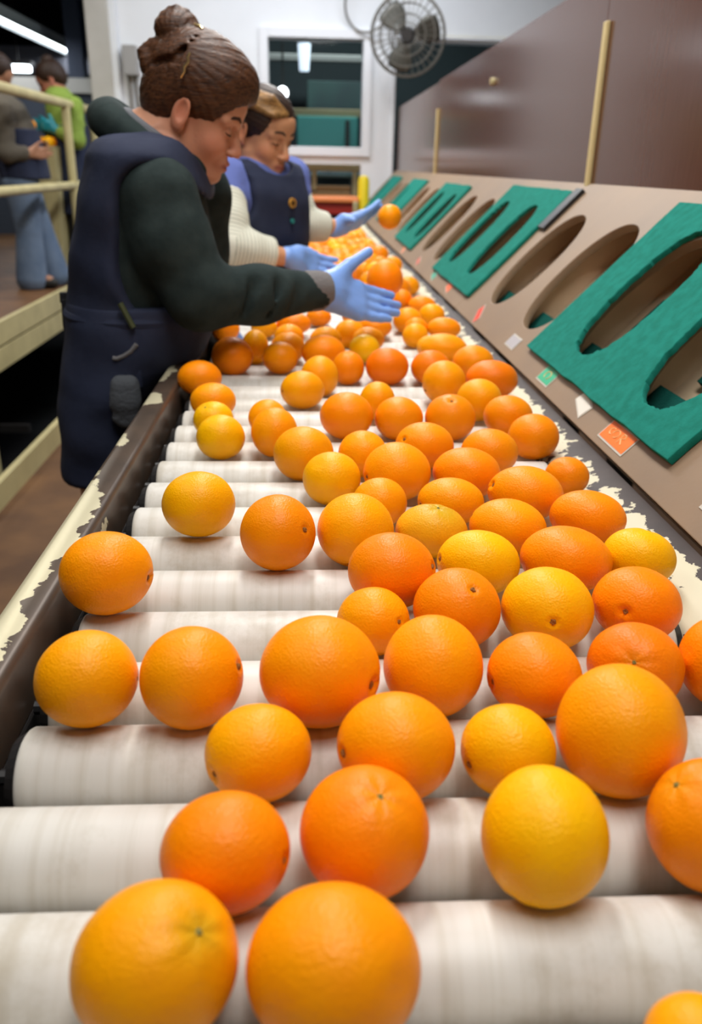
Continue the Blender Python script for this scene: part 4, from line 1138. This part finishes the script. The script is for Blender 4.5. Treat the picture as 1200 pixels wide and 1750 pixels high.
s = SDF(axis((cx2-.34, H2O[0]-.13, .008), (H2O[0]-.13, H2O[0]+.13, .0035), (H2O[0]+.13, cx2+.45, .007)), axis((YB-.30, H2O[1]-.13, .008), (H2O[1]-.13, H2O[1]+.13, .0035), (H2O[1]+.13, YB+.28, .008)), axis((.02, .9, .014), (.9, H2O[2]-.15, .006), (H2O[2]-.15, H2O[2]+.15, .0035)))
H2L = head_sdf(s, H2O, H2M, H2S)
s.cap(H2L(-.02, 0, -.04), np.array([cx2+.0, YB, zc2(285)]), .050, .056, .03)
s.loft(T2, off=-.015, yaw=HB, k=.03)
s.chain([SR2, ER2, WR2], [.042, .038, .025], .02); s.chain([SL2, EL2, WL2], [.042, .036, .025], .02)
hb = np.array([cx2-.02, YB, .84]); rdir = np.array([math.sin(HB), -math.cos(HB), 0]); fdir = np.array([math.cos(HB), math.sin(HB), 0])
hp2 = [hb+rdir*.085, hb-rdir*.085]; ft2 = [np.array([*(h+rdir*k*.03)[:2], .09]) for h, k in zip(hp2, (1, -1))]
legs(s, hp2, ft2)
for f in ft2: s.cap(f, f+fdir*.12+np.array([0, 0, -.04]), .04, .03, .02)
D2 = px(558, 462, 2.58)-WR2; T2d = (.2, .45, .8); th2 = px(540, 434, 2.60)
DL2 = px(642, 366, 2.86)-WL2; TL2 = (.1, -.75, .55); thl2 = px(605, 377, 2.74)
hand_sdf(s, WR2, D2, T2d, .95, -.002, th2, (.15, .2, .25, .3), .03)
hand_sdf(s, WL2, DL2, TL2, .95, -.002, thl2, (.12, .10, .12, .16), .10, side=-1)
o, V = part(s, 'body', M_SKIN, w2, 1)
color_attr(o.data, 'skin', skin_cols(V, H2O, H2M, H2S, (.58, .29, .155)))
face_bits(H2L, w2, H2S)
M_BLUE = mat('periwinkle_blue_top', (.11, .15, .42), .9, bump=(35, .5))
M_STRIPE = stripes_material('striped_white_sleeve', (.66, .66, .56), (.36, .38, .30), 1/.0115)
s = ax3((cx2-.36, YB-.30, .80), (cx2+.34, YB+.28, zc2(262)), .006); s.loft(T2, off=-.002, yaw=HB, k=.02)
s.chain([SR2, SR2+(ER2-SR2)*.33], [.064, .062], .03); s.chain([SL2, SL2+(EL2-SL2)*.33], [.060, .054], .03); s.wrinkle(.002, (38, 30, 46))
s.ell(H2L(.03, 0, -.19), (.055, .055, .06), None, .01, 's')
part(s, 'blue_top', M_BLUE, w2, 1)
def sleeve(par, pts, rs, nm, m, res=.005):
    P_ = np.array(pts); s = ax3(P_.min(0)-.09, P_.max(0)+.09, res); s.chain(pts, rs, .02)
    d = (pts[-1]-pts[-2])/np.linalg.norm(pts[-1]-pts[-2]); s.half(pts[-1], d); d0 = (pts[0]-pts[1])/np.linalg.norm(pts[0]-pts[1]); s.half(pts[0], d0)
    s.wrinkle(.0018, (50, 40, 60)); o, V = part(s, nm, m, par, 1)
    cum = 0; best = np.full(len(V), 9.0); al = np.zeros(len(V))
    for a, b in zip(pts, pts[1:]):
        ab = b-a; L = np.linalg.norm(ab); t = np.clip((V-a)@ab/L/L, 0, 1); dd = np.linalg.norm(V-a-t[:, None]*ab, axis=1); k = dd < best; al[k] = cum+t[k]*L; best[k] = dd[k]; cum += L
    float_attr(o.data, 'along', al); return o
c2 = WR2-(WR2-ER2)*.36
sleeve(w2, [SR2+(ER2-SR2)*.28, SR2+(ER2-SR2)*.65, ER2, ER2+(c2-ER2)*.5, c2, c2+(WR2-ER2)*.05], [.064, .063, .060, .056, .045, .044], 'striped_sleeve', M_STRIPE)
c3 = WL2-(WL2-EL2)*.40
sleeve(w2, [SL2+(EL2-SL2)*.28, SL2+(EL2-SL2)*.65, EL2, EL2+(c3-EL2)*.5, c3, c3+(WL2-EL2)*.08], [.053, .050, .046, .046, .042, .042], 'striped_sleeve', M_STRIPE)
glove(w2, WR2, D2, T2d, th2, (.15, .2, .25, .3), .03, .98); glove(w2, WL2, DL2, TL2, thl2, (.12, .10, .12, .16), .10, .98, -1)
s = ax3((cx2-.30, YB-.28, .70), (cx2+.32, YB+.28, zc2(272)), .006); s.loft([(z, x, y, rx+.004, ry) for z, x, y, rx, ry in T2], off=.010, yaw=HB, k=0, wr=.002)
for sg in (1, -1):
    for z_, r_ in ((zc2(312), .060), (zc2(345), .062)):
        p_ = np.array([cx2, YB, z_])+rdir*sg*.175; s.cap(p_-fdir*.2, p_+fdir*.2, r_, r_, .01, 's')
s.ell(np.array([cx2, YB, zc2(272)])+fdir*.06, (.075, .075, .055), None, .01, 's')
part(s, 'apron', M_NAVY, w2, 1)
e_ = px(463, 344, YB)-0; ep = np.array([cx2, YB, e_[2]])+fdir*.145+rdir*(-.005)
qd = (Vector(fdir)).to_track_quat('Z', 'Y')
_bd = MB().cyl(ep, ep+fdir*.006, .014, .014, 16).build('badge', mat('badge_gold', (.45, .22, .03), .5), w2); _bd['label'] = 'round gold and dark badge'
MB().cyl(ep+fdir*.006, ep+fdir*.008, .007, .007, 12).build('badge_centre', M_EYE, _bd)
ep2 = ep+np.array([0, 0, -.05]); MB().cyl(ep2, ep2+fdir*.005, .007, .007, 10).build('badge', mat('badge_teal', (.02, .22, .2), .5), w2)['label'] = 'small teal badge'
s = ax3(hb-np.array([.25, .27, .80]), hb+np.array([.25, .27, .12]), .011); legs(s, hp2, ft2, .10, .078, .062, .03); s.cap(hp2[0], hp2[1], .10, .10, .04); part(s, 'trousers', M_TROUS, w2, 1)
for f in ft2:
    s = ax3(f-.2, f+.25, .007); s.cap(f+fdir*-.03+np.array([0, 0, -.045]), f+fdir*.14+np.array([0, 0, -.052]), .045, .038, .01); s.half((0, 0, 0), (0, 0, -1)); part(s, 'shoe', M_SHOE, w2, 1)
s = ax3(H2O-np.array([.15, .15, .13]), H2O+np.array([.15, .15, .17]), .0038)
def E2(c, r, k=.012, mode='u'): s.ell(H2L(*c), np.array(r)*H2S, H2M, k, mode)
E2((-.014, 0, .046), (.108, .088, .090)); E2((-.06, 0, -.01), (.062, .072, .065), .03)
E2((.105, 0, -.03), (.080, .10, .094), .008, 's')
for y in (-1, 1): E2((.045, y*.085, -.05), (.05, .03, .05), .008, 's')
E2((-.03, 0, -.12), (.09, .10, .05), .01, 's')
for k in range(16):
    c = H2L(-.095+.03*math.sin(k*2.1), -.03+.05*math.cos(k*1.7), -.035+.022*math.sin(k*3.3)); s.ell(c, (.02, .02, .018), None, .004)
X_, Y_, Z_ = s._pts((slice(None),)*3); s.F += (.0010*np.sin(Z_*380+X_*160+np.sin(Y_*80)*2)).astype(np.float32)
part(s, 'hair', M_HAIR2, w2, 1)
s = ax3(H2O-np.array([.15, .15, .13]), H2O+np.array([.15, .15, .17]), .0038)
for i in range(12):
    a = i/11; s.chain([H2L(.082-.01*a, -.012-.05*a, .078-.01*a), H2L(.045-.05*a, -.050-.038*a, .105-.025*a), H2L(-.03-.05*a, -.060-.020*a, .105-.05*a), H2L(-.085, -.052, .03-.03*a)], [.008, .014, .013, .010], .005)
part(s, 'golden_lock', M_HAIRG, w2, 1)[0]['label'] = 'golden streaked front hair'

# ---------------------------------------------------------------- people in the left background
def simple_person(label, Hd, yaw, pitch, tor, arms, hp, ft, zt_, skin, mt, mapron, mtr, mh, apron_cut=None, gl=None, hoodm=None, leg=(.10, .075, .07), bunz=0):
    c = np.array(tor[0][1:3]); rt = empty('person', (float(ft[0][0]), float(ft[0][1]), zt_), label, 'person', None)
    M = frame_of(yaw, pitch); r = .008
    allp = np.array([Hd]+[p for a in arms for p in a]+list(hp)+list(ft)); lo = allp.min(0)-.22; hi = allp.max(0)+.22; lo[2] = zt_
    s = ax3(lo, hi, r); L = head_sdf(s, Hd, M, 1.0, False); top = max(tor); s.cap(L(-.02, 0, -.05), np.array([top[1], top[2], top[0]-.02]), .05, .055, .03)
    s.loft(tor, off=-.015, yaw=yaw, k=.03)
    for a in arms: s.chain(a, [.042, .036, .026], .02)
    legs(s, hp, ft, .075, .055, .045)
    f_ = np.array([math.cos(yaw), math.sin(yaw), 0])
    for f in ft: s.cap(f, f+f_*.12+np.array([0, 0, -.03]), .035, .03, .02)
    for a in arms:
        d = (a[2]-a[1])/np.linalg.norm(a[2]-a[1]); hand_sdf(s, a[2], d, (0, 0, 1), .95, 0, None, (.3, .35, .4, .4))
    o, V = part(s, 'body', M_SKIN, rt, 1); color_attr(o.data, 'skin', skin_cols(V, Hd, M, 1.0, skin))
    s = ax3(lo, hi, r); s.loft(tor, off=0, yaw=yaw, k=.02)
    for a in arms: s.chain([a[0], a[1], a[1]+(a[2]-a[1])*(.75)], [.060, .055, .042], .03)
    s.wrinkle(.003); part(s, 'top', mt, rt, 1)
    s = ax3(lo, hi, r); s.loft([(z, x, y, rx+.004, ry) for z, x, y, rx, ry in tor if z < max(tor)[0]-.06], off=.012, yaw=yaw, k=0)
    rd = np.array([f_[1], -f_[0], 0])
    for sg in (1, -1):
        p_ = np.array([c[0], c[1], max(tor)[0]-.10])+rd*sg*.19; s.cap(p_-f_*.2, p_+f_*.2, .08, .08, .01, 's')
    part(s, 'apron', mapron, rt, 1)
    s = ax3(lo, hi, r); legs(s, hp, [f+np.array([0, 0, -.02]) for f in ft], *leg); s.cap(hp[0], hp[1], .10, .10, .03); s.half((0, 0, max(h[2] for h in hp)+.06), (0, 0, 1)); part(s, 'trousers', mtr, rt, 1)
    for f in ft:
        s = ax3(f-.2, f+.2, .008); s.cap(f-f_*.03+np.array([0, 0, -.045]), f+f_*.14+np.array([0, 0, -.05]), .042, .036, .01); s.half((0, 0, zt_+.001), (0, 0, -1)); part(s, 'shoe', M_SHOE, rt, 1)
    s = ax3(Hd-.16, Hd+.17, .006)
    s.ell(L(-.014, 0, .05), (.108, .088, .092), M, .01); s.ell(L(-.06, 0, 0), (.065, .075, .07), M, .03); s.ell(L(.115, 0, -.03), (.085, .10, .09), M, .008, 's'); s.ell(L(-.02, 0, -.12), (.1, .1, .05), M, .01, 's')
    if bunz: s.ell(L(-.05, 0, .13), (.045, .04, .035), M, .01)
    part(s, 'hair', mh, rt, 1)
    if gl is not None:
        for a in arms:
            d = (a[2]-a[1])/np.linalg.norm(a[2]-a[1]); c_ = a[2]+d*.08; s = ax3(c_-.15, c_+.15, .005); hand_sdf(s, a[2], d, (0, 0, 1), .98, .002, None, (.3, .35, .4, .4)); s.cap(a[2]-d*.05, a[2]+d*.02, .034, .03, .01); part(s, 'glove', gl, rt, 1)
    return rt
PZT = .497
def torsec(x, Y, rows, lean=0): return [(z, x+lean*(z-1.2), Y, rx, ry) for z, rx, ry in rows]
M_JEAN = mat('blue_denim', (.10, .15, .24), .9, bump=(40, .5), var=(8, (.15, .21, .31)))
# person in jeans on the platform
YJ = 6.1; q = px(78, 482, YJ); hd = px(-8, 128, YJ)
xt = px(28, 230, YJ)[0]
simple_person('person in blue jeans and grey-brown jacket on the raised platform at left edge', hd, R_(5), R_(25),
    [(px(0, 158, YJ)[2], xt-.08, YJ, .07, .10), (px(0, 175, YJ)[2], xt-.06, YJ, .12, .19), (px(0, 220, YJ)[2], xt-.02, YJ, .145, .19), (px(0, 270, YJ)[2], xt+.01, YJ, .145, .18), (px(0, 305, YJ)[2], xt+.03, YJ, .14, .19)],
    [(px(5, 185, YJ-.2), px(12, 262, YJ-.24), px(50, 262, YJ-.16)), (px(5, 185, YJ+.2), px(20, 262, YJ+.22), px(60, 255, YJ+.14))],
    [px(36, 312, YJ-.09), px(36, 312, YJ+.09)], [np.array([q[0]-.06, YJ-.10, PZT+.09]), np.array([q[0]+.03, YJ+.14, PZT+.09])], PZT, (.4, .2, .12),
    mat('grey_brown_jacket', (.10, .085, .065), .9, bump=(30, .6), var=(10, (.07, .06, .045))), M_NAVY, M_JEAN, M_HAIR2, leg=(.115, .085, .105))
# person in green
YG = 6.95; hd = px(88, 138, YG); xt = px(112, 230, YG)[0]
wr = px(88, 222, YG-.18)
simple_person('person in lime green top and navy apron with teal gloves, bent over a bin', hd, R_(188), R_(28),
    [(px(110, 150, YG)[2], xt-.02, YG, .07, .10), (px(110, 165, YG)[2], xt-.01, YG, .11, .18), (px(110, 215, YG)[2], xt+.02, YG, .135, .185), (px(110, 260, YG)[2], xt+.03, YG, .14, .18), (px(110, 330, YG)[2], xt+.03, YG, .15, .19), (.95, xt+.03, YG, .15, .19)],
    [(px(128, 180, YG-.2), px(132, 240, YG-.24), px(95, 222, YG-.2)), (px(100, 175, YG+.2), px(92, 232, YG+.24), px(80, 222, YG+.1))],
    [np.array([xt+.04, YG-.09, 1.22]), np.array([xt+.04, YG+.09, 1.22])], [np.array([xt+.04, YG-.11, PZT+.09]), np.array([xt+.04, YG+.11, PZT+.09])], PZT, (.36, .15, .09),
    mat('lime_green_top', (.22, .32, .05), .9, bump=(40, .4)), M_NAVY, M_TROUS, M_HAIR2, gl=mat('teal_glove', (.01, .25, .32), .5), bunz=1)
# ================================================================== LEFT PLATFORM AND BACKGROUND
pf = empty('raised_platform', (-1.7, 5, 0), 'raised platform with cream edge beam and brown deck on the left', 'platform')
MB().box((-5.5, 2.4, PZT-.05), (-1.72, 12, PZT)).build('deck', M_FLOORB, pf)
MB().box((-1.72, 2.4, PZT-.115), (-1.69, 12, PZT+.01), .003).box((-1.735, 2.4, PZT-.13), (-1.715, 12, PZT-.115)).box((-1.725, 2.4, PZT-.25), (-1.695, 12, PZT-.13), .003).build('edge_beam', M_CREAM, pf)
for y in (2.5, 4.45, 6.4, 8.3): MB().box((-1.80, y-.03, -.95), (-1.74, y+.03, PZT-.13), .004).build('platform_leg', M_CREAM, pf)
for y in (3.4, 5.2): MB().box((-2.6, y-.03, -.95), (-2.54, y+.03, PZT-.05)).box((-2.6, y-.02, -.3), (-1.8, y+.02, -.25)).build('platform_brace', M_DARKMETAL, pf)
hr = empty('handrail', (-1.71, 5, PZT), 'cream tubular handrail along the platform edge at left', 'handrail')
MB().tube([(-1.71, 2.5, 1.704), (-1.71, 7.30, 1.704), (-1.71, 7.33, 1.69), (-1.71, 7.34, 1.66), (-1.71, 7.34, PZT)], .030, 12).build('top_rail', M_CREAM, hr, True)
MB().tube([(-1.71, 2.5, 1.165), (-1.71, 7.34, 1.165)], .028, 12).build('middle_rail', M_CREAM, hr, True)
for y in (2.6, 4.58, 6.56): MB().tube([(-1.71, y, PZT), (-1.71, y, 1.70)], .030, 12).build('post', M_CREAM, hr, True)
# bin with oranges by the person in green
b0 = px(76, 250, 6.75); bn = empty('produce_bin', (b0[0], 6.75, PZT), 'cream produce bin full of oranges beside the person in green', 'bin')
MB().prism([(b0[0]-.07, PZT), (b0[0]+.07, PZT), (b0[0]+.11, b0[2]), (b0[0]-.14, b0[2])], 6.62, 6.88).build('bin_body', M_CREAM, bn)
V2, F2 = SG[2]
def loose(c, r, label, group, col='o', par=None):
    me = bpy.data.meshes.new('orange'); P = V2*r*np.array([1, 1, .96]); me.from_pydata(P.tolist(), [], F2); me.materials.append(M_ORANGE); me.polygons.foreach_set('use_smooth', [True]*len(me.polygons)); color_attr(me, 'peel', np.tile(np.array(COLS[col]), (len(V2), 1)))
    ob = bpy.data.objects.new('orange', me); COL.objects.link(ob); ob.location = c; return tag(ob, label, 'orange', group)
for i in range(3):
    for j in range(3): loose((b0[0]-.10+i*.078, 6.67+j*.078, b0[2]+.030), .038, 'blurred orange heaped in the cream bin beside the person in green', 'oranges in the platform bin', 'omy'[(i+j) % 3])
h0 = px(52, 214, 6.78); loose(h0, .042, 'orange held in teal gloves by the person in green', None, 'm')
# hall behind: light fixtures, beams, far duct
fx = empty('strip_light', (-3.2, 11, 2.7), 'long white fluorescent strip light running across the dark hall at top left', 'light fixture')
MB().box((-3.26, 8.6, 2.72), (-3.14, 14.2, 2.80)).prism([(-3.30, 2.66), (-3.26, 2.73), (-3.14, 2.73), (-3.10, 2.66), (-3.11, 2.66), (-3.15, 2.72), (-3.25, 2.72), (-3.29, 2.66)], 8.6, 14.2).build('reflector', mat('fixture_enamel', (.75, .78, .8), .4), fx)
MB().tube([(-3.17, 8.65, 2.69), (-3.17, 14.15, 2.69)], .02, 8).tube([(-3.23, 8.65, 2.69), (-3.23, 14.15, 2.69)], .02, 8).build('tube', M_LAMP, fx, True)
lp = px(32, 117, 12); f2 = empty('hall_lamp', lp, 'small bright lamp glowing in the dark hall above the platform', 'lamp')
MB().box(lp+np.array([-.15, -.05, -.04]), lp+np.array([.15, .05, .04]), .02).build('lamp_diffuser', M_LAMP, f2); MB().box(lp+np.array([-.18, -.08, .04]), lp+np.array([.18, .08, .08])).box(lp+np.array([-.01, -.01, .08]), (lp[0]+.01, lp[1]+.01, 3.8)).build('lamp_housing', M_DARKMETAL, f2)
a = px(108, 136, 10.5); b = px(175, 160, 10.5)
struct('trim_5', MB().box((-4.6, 10.5, b[2]), (-1.7, 10.6, a[2]+.02)), mat('hall_band_paint', (.55, .52, .48), .7))
struct('wall_hall', MB().box((-4.6, 10.55, PZT), (-1.7, 10.65, b[2])), mat('hall_blue_grey', (.05, .06, .085), .8))
a = px(-5, 105, 13); b = px(160, 128, 13)
struct('trim_6', MB().box((-8, 13, b[2]), (-2, 13.2, a[2]+.2)), mat('hall_beam_grey', (.09, .09, .11), .8))
c_ = px(122, 40, 11); MB()
struct('trim_7', MB().box((c_[0]-.09, 11, PZT), (c_[0]+.09, 11.2, 3.8)), mat('blue_steel_column', (.02, .03, .06), .6))
# room seen through the window and opening
M_DIM = mat('dim_room_green', (.03, .065, .06), .8, var=(2, (.02, .03, .035)))
struct('wall_behind_window', MB().box((-1.5, 10.2, 0), (2.6, 10.3, 3.8)), mat('dim_back_wall', (.025, .035, .04), .8))
def at9(x0, y0, x1, y1, Y, d, nm, m, par=None, bev=.01):
    a = px(x0, y1, Y); b = px(x1, y0, Y); return MB().box((a[0], Y, a[2]), (b[0], Y+d, b[2]), bev).build(nm, m, par)
mc = empty('packing_machine', px(560, 250, 8.8), 'teal machine seen through the window in the back wall', 'machine')
at9(508, 200, 612, 262, 8.8, .6, 'machine_body', M_TEAL, mc); at9(525, 140, 640, 188, 9.3, .5, 'hopper', M_DIM, mc)
at9(470, 188, 640, 198, 8.9, .1, 'guard_rail', mat('tan_paint', (.22, .17, .09), .6), mc); at9(590, 205, 598, 262, 8.75, .04, 'post', M_DARKMETAL, mc)
at9(440, 95, 640, 102, 9.6, .1, 'pipe_duct', M_STEEL, mc)
l1 = px(483, 158, 8.4); o = empty('round_lamp', l1, 'round white lamp glowing behind the window glass', 'lamp')
MB().cyl(l1, l1+np.array([0, .06, 0]), .05, .05, 20).build('lamp_diffuser', mat('lit_lamp', (1, 1, 1), .5, emit=((1, 1, 1), 6)), o); MB().cyl(l1+np.array([0, .06, 0]), l1+np.array([0, .14, 0]), .06, .04, 20).box((l1[0]-.01, l1[1]+.1, l1[2]), (l1[0]+.01, l1[1]+.12, 3.8)).build('lamp_housing', M_DARKMETAL, o)
l2 = px(520, 95, 8.8); o = empty('hanging_lamp', l2, 'hanging tubular lamp seen high behind the window glass', 'lamp')
MB().cyl(l2+np.array([0, 0, -.13]), l2+np.array([0, 0, .10]), .045, .06, 16).build('lamp_diffuser', mat('soft_lit_lamp', (.9, .95, 1), .5, emit=((.75, .85, 1), .9)), o); MB().cyl(l2+np.array([0, 0, .10]), (l2[0], l2[1], 3.8), .012, .012, 8).build('lamp_rod', M_DARKMETAL, o)
for x_ in (-.1, .5): MB().box((x_-.03, 8.9, 0), (x_+.03, 8.96, 1.5)).build('leg', M_DARKMETAL, mc)
# low opening: frame, foam, rollers, red bin
of = empty('tan_frame', px(560, 330, 7.62), 'tan steel frame inside the low opening under the window', 'frame')
at9(480, 277, 622, 291, 7.62, .05, 'cross_beam', MATS['tan_paint'] if False else mat('tan_frame_paint', (.42, .34, .18), .6), of); at9(533, 291, 541, 325, 7.62, .04, 'post', MATS['tan_frame_paint'], of)
at9(510, 293, 622, 302, 7.75, .05, 'blue_grey_bar', mat('blue_grey_paint', (.12, .22, .25), .6), of)
at9(598, 300, 622, 345, 7.8, .05, 'grey_hopper_side', mat('blue_grey_dark', (.05, .08, .09), .6), of)
at9(505, 318, 600, 326, 7.66, .1, 'shelf', mat('worn_wood', (.30, .17, .07), .7, bump=(40, .4)), of); at9(505, 329, 600, 335, 7.60, .1, 'shelf', MATS['worn_wood'], of)
for x_ in (-.19, .42): MB().box((x_-.02, 7.63, 0), (x_+.02, 7.66, 1.33)).build('leg', MATS['tan_frame_paint'], of)
rb = empty('red_bin', px(560, 352, 6.9), 'red bin with an orange rim at the far end of the belt', 'bin')
at9(505, 344, 608, 366, 6.9, .35, 'bin_body', mat('red_plastic', (.40, .02, .012), .5), rb); at9(500, 338, 614, 345, 6.86, .42, 'bin_rim', mat('orange_rim', (.75, .22, .06), .5), rb)
at9(603, 345, 612, 375, 6.8, .04, 'bin_corner_post', MATS['tan_frame_paint'], rb)
rx0, rx1 = px(505, 366, 6.9)[0], px(608, 366, 6.9)[0]; MB().box((rx0+.02, 6.92, 0), (rx0+.07, 7.2, px(505, 366, 6.9)[2])).build('leg', M_DARKMETAL, rb); MB().box((rx1-.07, 6.92, 0), (rx1-.02, 7.2, px(505, 366, 6.9)[2])).build('leg', M_DARKMETAL, rb)
yp = px(622, 300, 6.95); yt = tag(MB().tube([(yp[0], 6.95, 0.0), (yp[0], 6.95, yp[2]-.04), (yp[0], 6.95, yp[2]-.01), (yp[0], 6.95, yp[2])], [.045, .045, .035, .012], 20).build('yellow_post', mat('yellow_plastic', (.75, .55, .01), .4), None, True), 'yellow round-topped post standing by the white column', 'post')
# fan on the wall
FC = px(697, 60, 6.95); fr = .275; fnrm = Vector((-.18, -1, -.12)).normalized(); fu = fnrm.orthogonal().normalized(); fv = fnrm.cross(fu)
fan = empty('wall_fan', FC, 'round wall-mounted industrial fan in a wire cage', 'fan')
fp = lambda r, a, d: Vector(FC)+(fu*math.cos(a)+fv*math.sin(a))*r+fnrm*d
M_CAGE = mat('cage_wire_grey', (.17, .16, .14), .5, .5)
m = MB()
for r, d in ((fr, .0), (fr*.97, .045), (fr*.97, -.045), (fr*.75, .07), (fr*.5, .085), (fr*.28, .09), (fr*.75, -.07), (fr*.5, -.085)): m.tube([fp(r, 2*math.pi*i/36, d) for i in range(36)], .0045 if d else .009, 5, True)
for k in range(32):
    a = 2*math.pi*k/32
    for sg in (1, -1): m.tube([fp(fr, a, 0), fp(fr*.96, a, .045*sg), fp(fr*.6, a, .080*sg), fp(fr*.2, a, .092*sg)], .0022, 4)
m.build('wire_cage', M_CAGE, fan, True)
for k in range(3):
    a0 = 2*math.pi*k/3+.5; m = MB(); G = []
    for i in range(6):
        r = fr*(.18+.70*i/5); wd = .25+.32*math.sin(math.pi*(.15+.75*i/5))
        G.append([m.bm.verts.new(fp(r, a0+wd*(j/5-.5)*2, .030*(j/5-.5)*2)) for j in range(6)])
    for i in range(5):
        for j in range(5): m.bm.faces.new((G[i][j], G[i+1][j], G[i+1][j+1], G[i][j+1]))
    ob = m.build('fan_blade', mat('fan_blade_grey', (.10, .095, .08), .4, .3), fan, True); md = ob.modifiers.new('t', 'SOLIDIFY'); md.thickness = .004
MB().cyl(fp(0, 0, .10), fp(0, 0, -.12), .045, .055, 20).build('motor_hub', M_DARKMETAL, fan, True)
MB().tube([fp(0, 0, -.12), Vector((FC[0], YW-.1, FC[2]-.02)), Vector((FC[0], YW-.01, FC[2]-.02))], .02, 8).box((FC[0]-.07, YW-.02, FC[2]-.15), (FC[0]+.07, YW-.001, FC[2]+.12), .004).build('wall_bracket', M_STEEL, fan)
c_ = px(628, 6, 7.3); tag(MB().tube([(c_[0]+.17*math.cos(t), 7.33+.03*math.sin(t*2), c_[2]+.19*math.sin(t)) for t in np.linspace(0, 2*math.pi, 36, endpoint=False)], .009, 6, True).build('cable_loop', M_CAGE, None, True), 'grey cable loop hanging on the wall left of the fan', 'cable')
wb = px(226, 108, 7.36); bx_ = empty('wall_box', (wb[0], 7.36, wb[2]), 'grey wall box with two conduits behind the nearer worker\'s bun', 'wall box')
MB().box((wb[0]-.06, 7.28, wb[2]-.09), (wb[0]+.05, 7.395, wb[2]+.12), .008).build('box_body', mat('box_grey', (.30, .29, .28), .5), bx_)
for dx in (-.035, .02): MB().cyl((wb[0]+dx, 7.36, wb[2]-.09), (wb[0]+dx+.02, 7.36, wb[2]-.62), .011, .011, 8).build('conduit', mat('conduit_brown', (.16, .14, .12), .5, .3), bx_, True)
hl = bpy.data.lights.new('hall_strip_light', 'AREA'); hl.shape = 'RECTANGLE'; hl.size = .2; hl.size_y = 5; hl.energy = 40; hl.color = (.9, .95, 1); ho = bpy.data.objects.new('hall_strip_light', hl); COL.objects.link(ho); ho.location = (-3.2, 11.4, 2.64)
bl = bpy.data.lights.new('back_room_light', 'AREA'); bl.shape = 'RECTANGLE'; bl.size = 1.5; bl.size_y = .3; bl.energy = 45; bl.color = (.85, 1, .95); bo = bpy.data.objects.new('back_room_light', bl); COL.objects.link(bo); bo.location = (.3, 8.6, 3.2)
